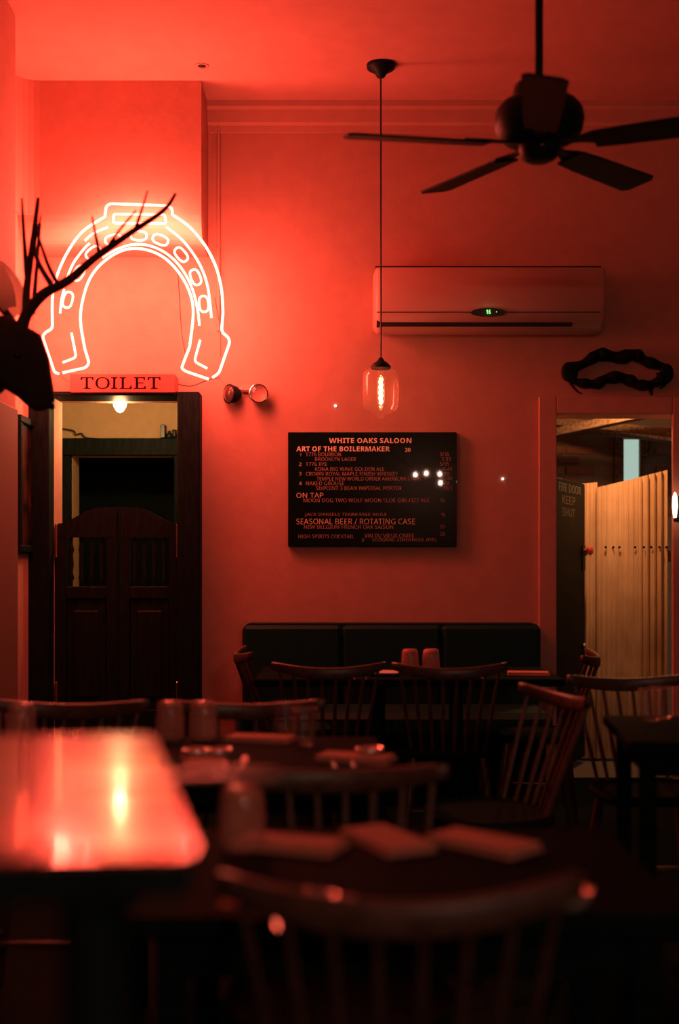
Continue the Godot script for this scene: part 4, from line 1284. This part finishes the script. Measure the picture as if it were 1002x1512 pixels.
func deer() -> void:
	# stag's head mounted on the left pier, looking to the right
	var dz := 4.3
	var base := Vector3(PIER, 1.95, EYE.z - dz)
	var t := thing("mounted_stag_head", "dark mounted stag head with branching antlers jutting from the left wall", "mounted head", base)
	var D := func(px: float, py: float, z := 0.0) -> Vector3:
		return P(px, py, dz) - base + Vector3(0, 0, z)
	var shield := []
	for k in 24:
		var a := TAU * k / 24.0
		shield.append(Vector2(0.17 * cos(a), (0.26 if sin(a) < 0 else 0.2) * sin(a) - 0.02))
	part("plaque", extrude(shield, 0.0, 0.025, Transform3D(Basis(Vector3(0, 0, -1), Vector3(0, 1, 0), Vector3(1, 0, 0)), Vector3.ZERO)), M.black_wood, t)
	# one continuous body: neck, poll, brow, muzzle
	var spine := [[Vector3(0.02, -0.03, 0), 0.15, 0.19], [Vector3(0.10, 0.0, 0), 0.13, 0.165], D.call(-60.0, 545.0), D.call(-20.0, 528.0), D.call(8.0, 520.0), D.call(24.0, 530.0), D.call(38.0, 550.0), D.call(50.0, 570.0), D.call(60.0, 588.0), D.call(66.0, 598.0), D.call(69.0, 603.0)]
	var rad := [[0.15, 0.19], [0.13, 0.165], [0.11, 0.145], [0.1, 0.14], [0.095, 0.135], [0.09, 0.125], [0.075, 0.1], [0.058, 0.073], [0.048, 0.055], [0.036, 0.042], [0.015, 0.02]]
	var rings := []
	var cen := []
	for i in spine.size():
		cen.append(spine[i][0] if spine[i] is Array else spine[i])
	for i in cen.size():
		var dir: Vector3 = (cen[mini(i + 1, cen.size() - 1)] - cen[maxi(i - 1, 0)]).normalized()
		var side := Vector3(0, 0, 1)
		var up := side.cross(dir).normalized()
		var ring := []
		for k in 20:
			var a := TAU * k / 20.0
			ring.append(cen[i] + side * cos(a) * rad[i][0] + up * sin(a) * rad[i][1])
		rings.append(ring)
	var st := begin()
	add_loft(st, rings, cen)
	part("head", finish(st), M.fur, t)
	part("nose", lathe([Vector2(0, -0.012), Vector2(0.02, -0.008), Vector2(0.024, 0.004), Vector2(0.012, 0.016), Vector2(0, 0.018)], 14, Transform3D(Basis(Vector3(0, 0, 1), -0.6), D.call(72.0, 598.0))), M.eye, t)
	for s in [-1, 1]:
		part("eye", lathe([Vector2(0, -0.016), Vector2(0.012, -0.01), Vector2(0.016, 0), Vector2(0.012, 0.01), Vector2(0, 0.016)], 12, Transform3D(Basis.IDENTITY, D.call(34.0, 530.0, s * 0.078))), M.eye, t)
		# ears
		var er := []
		var ec := []
		var root: Vector3 = D.call(22.0, 462.0, s * 0.06)
		var tip: Vector3 = D.call(-14.0, 372.0, s * 0.14)
		for i in 8:
			var u := i / 7.0
			var c := root.lerp(tip, u)
			var wd := 0.005 + 0.042 * sin(PI * clampf(u * 0.85 + 0.15, 0, 1))
			var dir2 := (tip - root).normalized()
			var sd := dir2.cross(Vector3(0, 0, 1)).normalized()
			var row := []
			for k in 7:
				var v := (k - 3) / 3.0
				row.append(c + sd * v * wd + Vector3(0, 0, 0.02 * (1.0 - v * v)))
			er.append(row)
			ec.append(c)
		st = begin()
		st.set_smooth_group(0)
		for i in 7:
			for k in 6:
				quad(st, er[i][k], er[i + 1][k], er[i + 1][k + 1], er[i][k + 1], ec[i] + Vector3(0, 0, -1))
		part("ear", finish(st), M.backlit_ear_fur, t)
	# antlers: near-side beam sweeps right across the neon, far-side beam goes up and out of the frame
	var beam := func(a: Array, r0: float, r1: float, parent: Node, called: String) -> MeshInstance3D:
		var ps := []
		for k in a:
			ps.append(D.call(k[0], k[1], k[2]))
		var pts := smooth(ps, 5)
		var rs := []
		for i in pts.size():
			rs.append(lerpf(r0, r1, float(i) / (pts.size() - 1)))
		return part(called, tube(pts, rs, 8), M.antler, parent)
	var A: MeshInstance3D = beam.call([[30.0, 500.0, 0.03], [45.0, 468.0, 0.05], [72.0, 442.0, 0.08], [110.0, 424.0, 0.1], [150.0, 390.0, 0.1], [200.0, 352.0, 0.08], [245.0, 318.0, 0.06], [262.0, 292.0, 0.05]], 0.024, 0.005, t, "antler")
	beam.call([[84.0, 428.0, 0.09], [68.0, 400.0, 0.1], [62.0, 372.0, 0.1], [71.0, 330.0, 0.1]], 0.011, 0.003, A, "tine")
	beam.call([[94.0, 428.0, 0.09], [82.0, 404.0, 0.1], [72.0, 372.0, 0.12], [66.0, 350.0, 0.12]], 0.009, 0.003, A, "tine")
	beam.call([[155.0, 386.0, 0.1], [151.0, 360.0, 0.12], [146.0, 334.0, 0.12]], 0.008, 0.003, A, "tine")
	beam.call([[205.0, 348.0, 0.08], [213.0, 318.0, 0.06], [221.0, 288.0, 0.05]], 0.007, 0.003, A, "tine")
	beam.call([[165.0, 378.0, 0.1], [190.0, 352.0, 0.14], [212.0, 330.0, 0.16]], 0.006, 0.003, A, "tine")
	var B: MeshInstance3D = beam.call([[28.0, 500.0, -0.03], [33.0, 462.0, -0.05], [32.0, 420.0, -0.07], [36.0, 360.0, -0.1], [40.0, 310.0, -0.12], [43.0, 276.0, -0.13]], 0.02, 0.006, t, "antler")
	beam.call([[33.0, 410.0, -0.07], [31.0, 360.0, -0.05], [30.0, 290.0, -0.02]], 0.011, 0.004, B, "tine")
	beam.call([[44.0, 460.0, -0.04], [47.0, 400.0, -0.06], [51.0, 320.0, -0.08]], 0.010, 0.004, B, "tine")
	beam.call([[20.0, 480.0, -0.04], [-30.0, 400.0, 0.0], [-30.0, 320.0, 0.1], [-8.0, 230.0, 0.16], [6.0, 280.0, 0.16]], 0.014, 0.008, B, "tine")
	beam.call([[-20.0, 290.0, 0.12], [-4.0, 180.0, 0.1], [9.0, 100.0, 0.1]], 0.010, 0.004, B, "tine")

func festoon() -> void:
	# a string of small bulbs out of view behind the viewer; the black board mirrors four of them
	var Z := 8.6
	var t := thing("unseen_string_lights", "unseen string of small white bulbs, mirrored in the menu board and lighting the chairs", "string lights", Vector3(0.9, 2.5, Z))
	var plane := 0.03
	var reach := (EYE.z - plane) + (Z - plane)
	var cable := [Vector3(-0.6, 0.45, 0)]
	for px in [[613.0, 701.0], [629.0, 699.0], [649.0, 700.0], [650.0, 713.0]]:
		var p := Vector3((px[0] - 501.0) / FPX * reach, EYE.y - (px[1] - 835.0) / FPX * reach, Z) - t.position
		part("bulb", lathe([Vector2(0, -0.026), Vector2(0.016, -0.02), Vector2(0.022, 0), Vector2(0.016, 0.018), Vector2(0.008, 0.028), Vector2(0, 0.03)], 14, Transform3D(Basis.IDENTITY, p)), M.festoon_bulb, t)
		omni("unseen_front_light", t.position + p, Color(1.0, 0.36, 0.2), 0.5, 0.02)  # warmer than the bulbs, strengthened to light the chair backs
		part("socket", lathe([Vector2(0.0, 0.026), Vector2(0.012, 0.026), Vector2(0.012, 0.06), Vector2(0, 0.062)], 10, Transform3D(Basis.IDENTITY, p)), M.black_plastic, t)
		if px[1] < 705.0:
			cable.append(p + Vector3(0, 0.06, 0))
	cable.append(Vector3(1.2, 0.4, 0))
	part("cable", tube(smooth(cable), 0.005, 6), M.black_plastic, t)
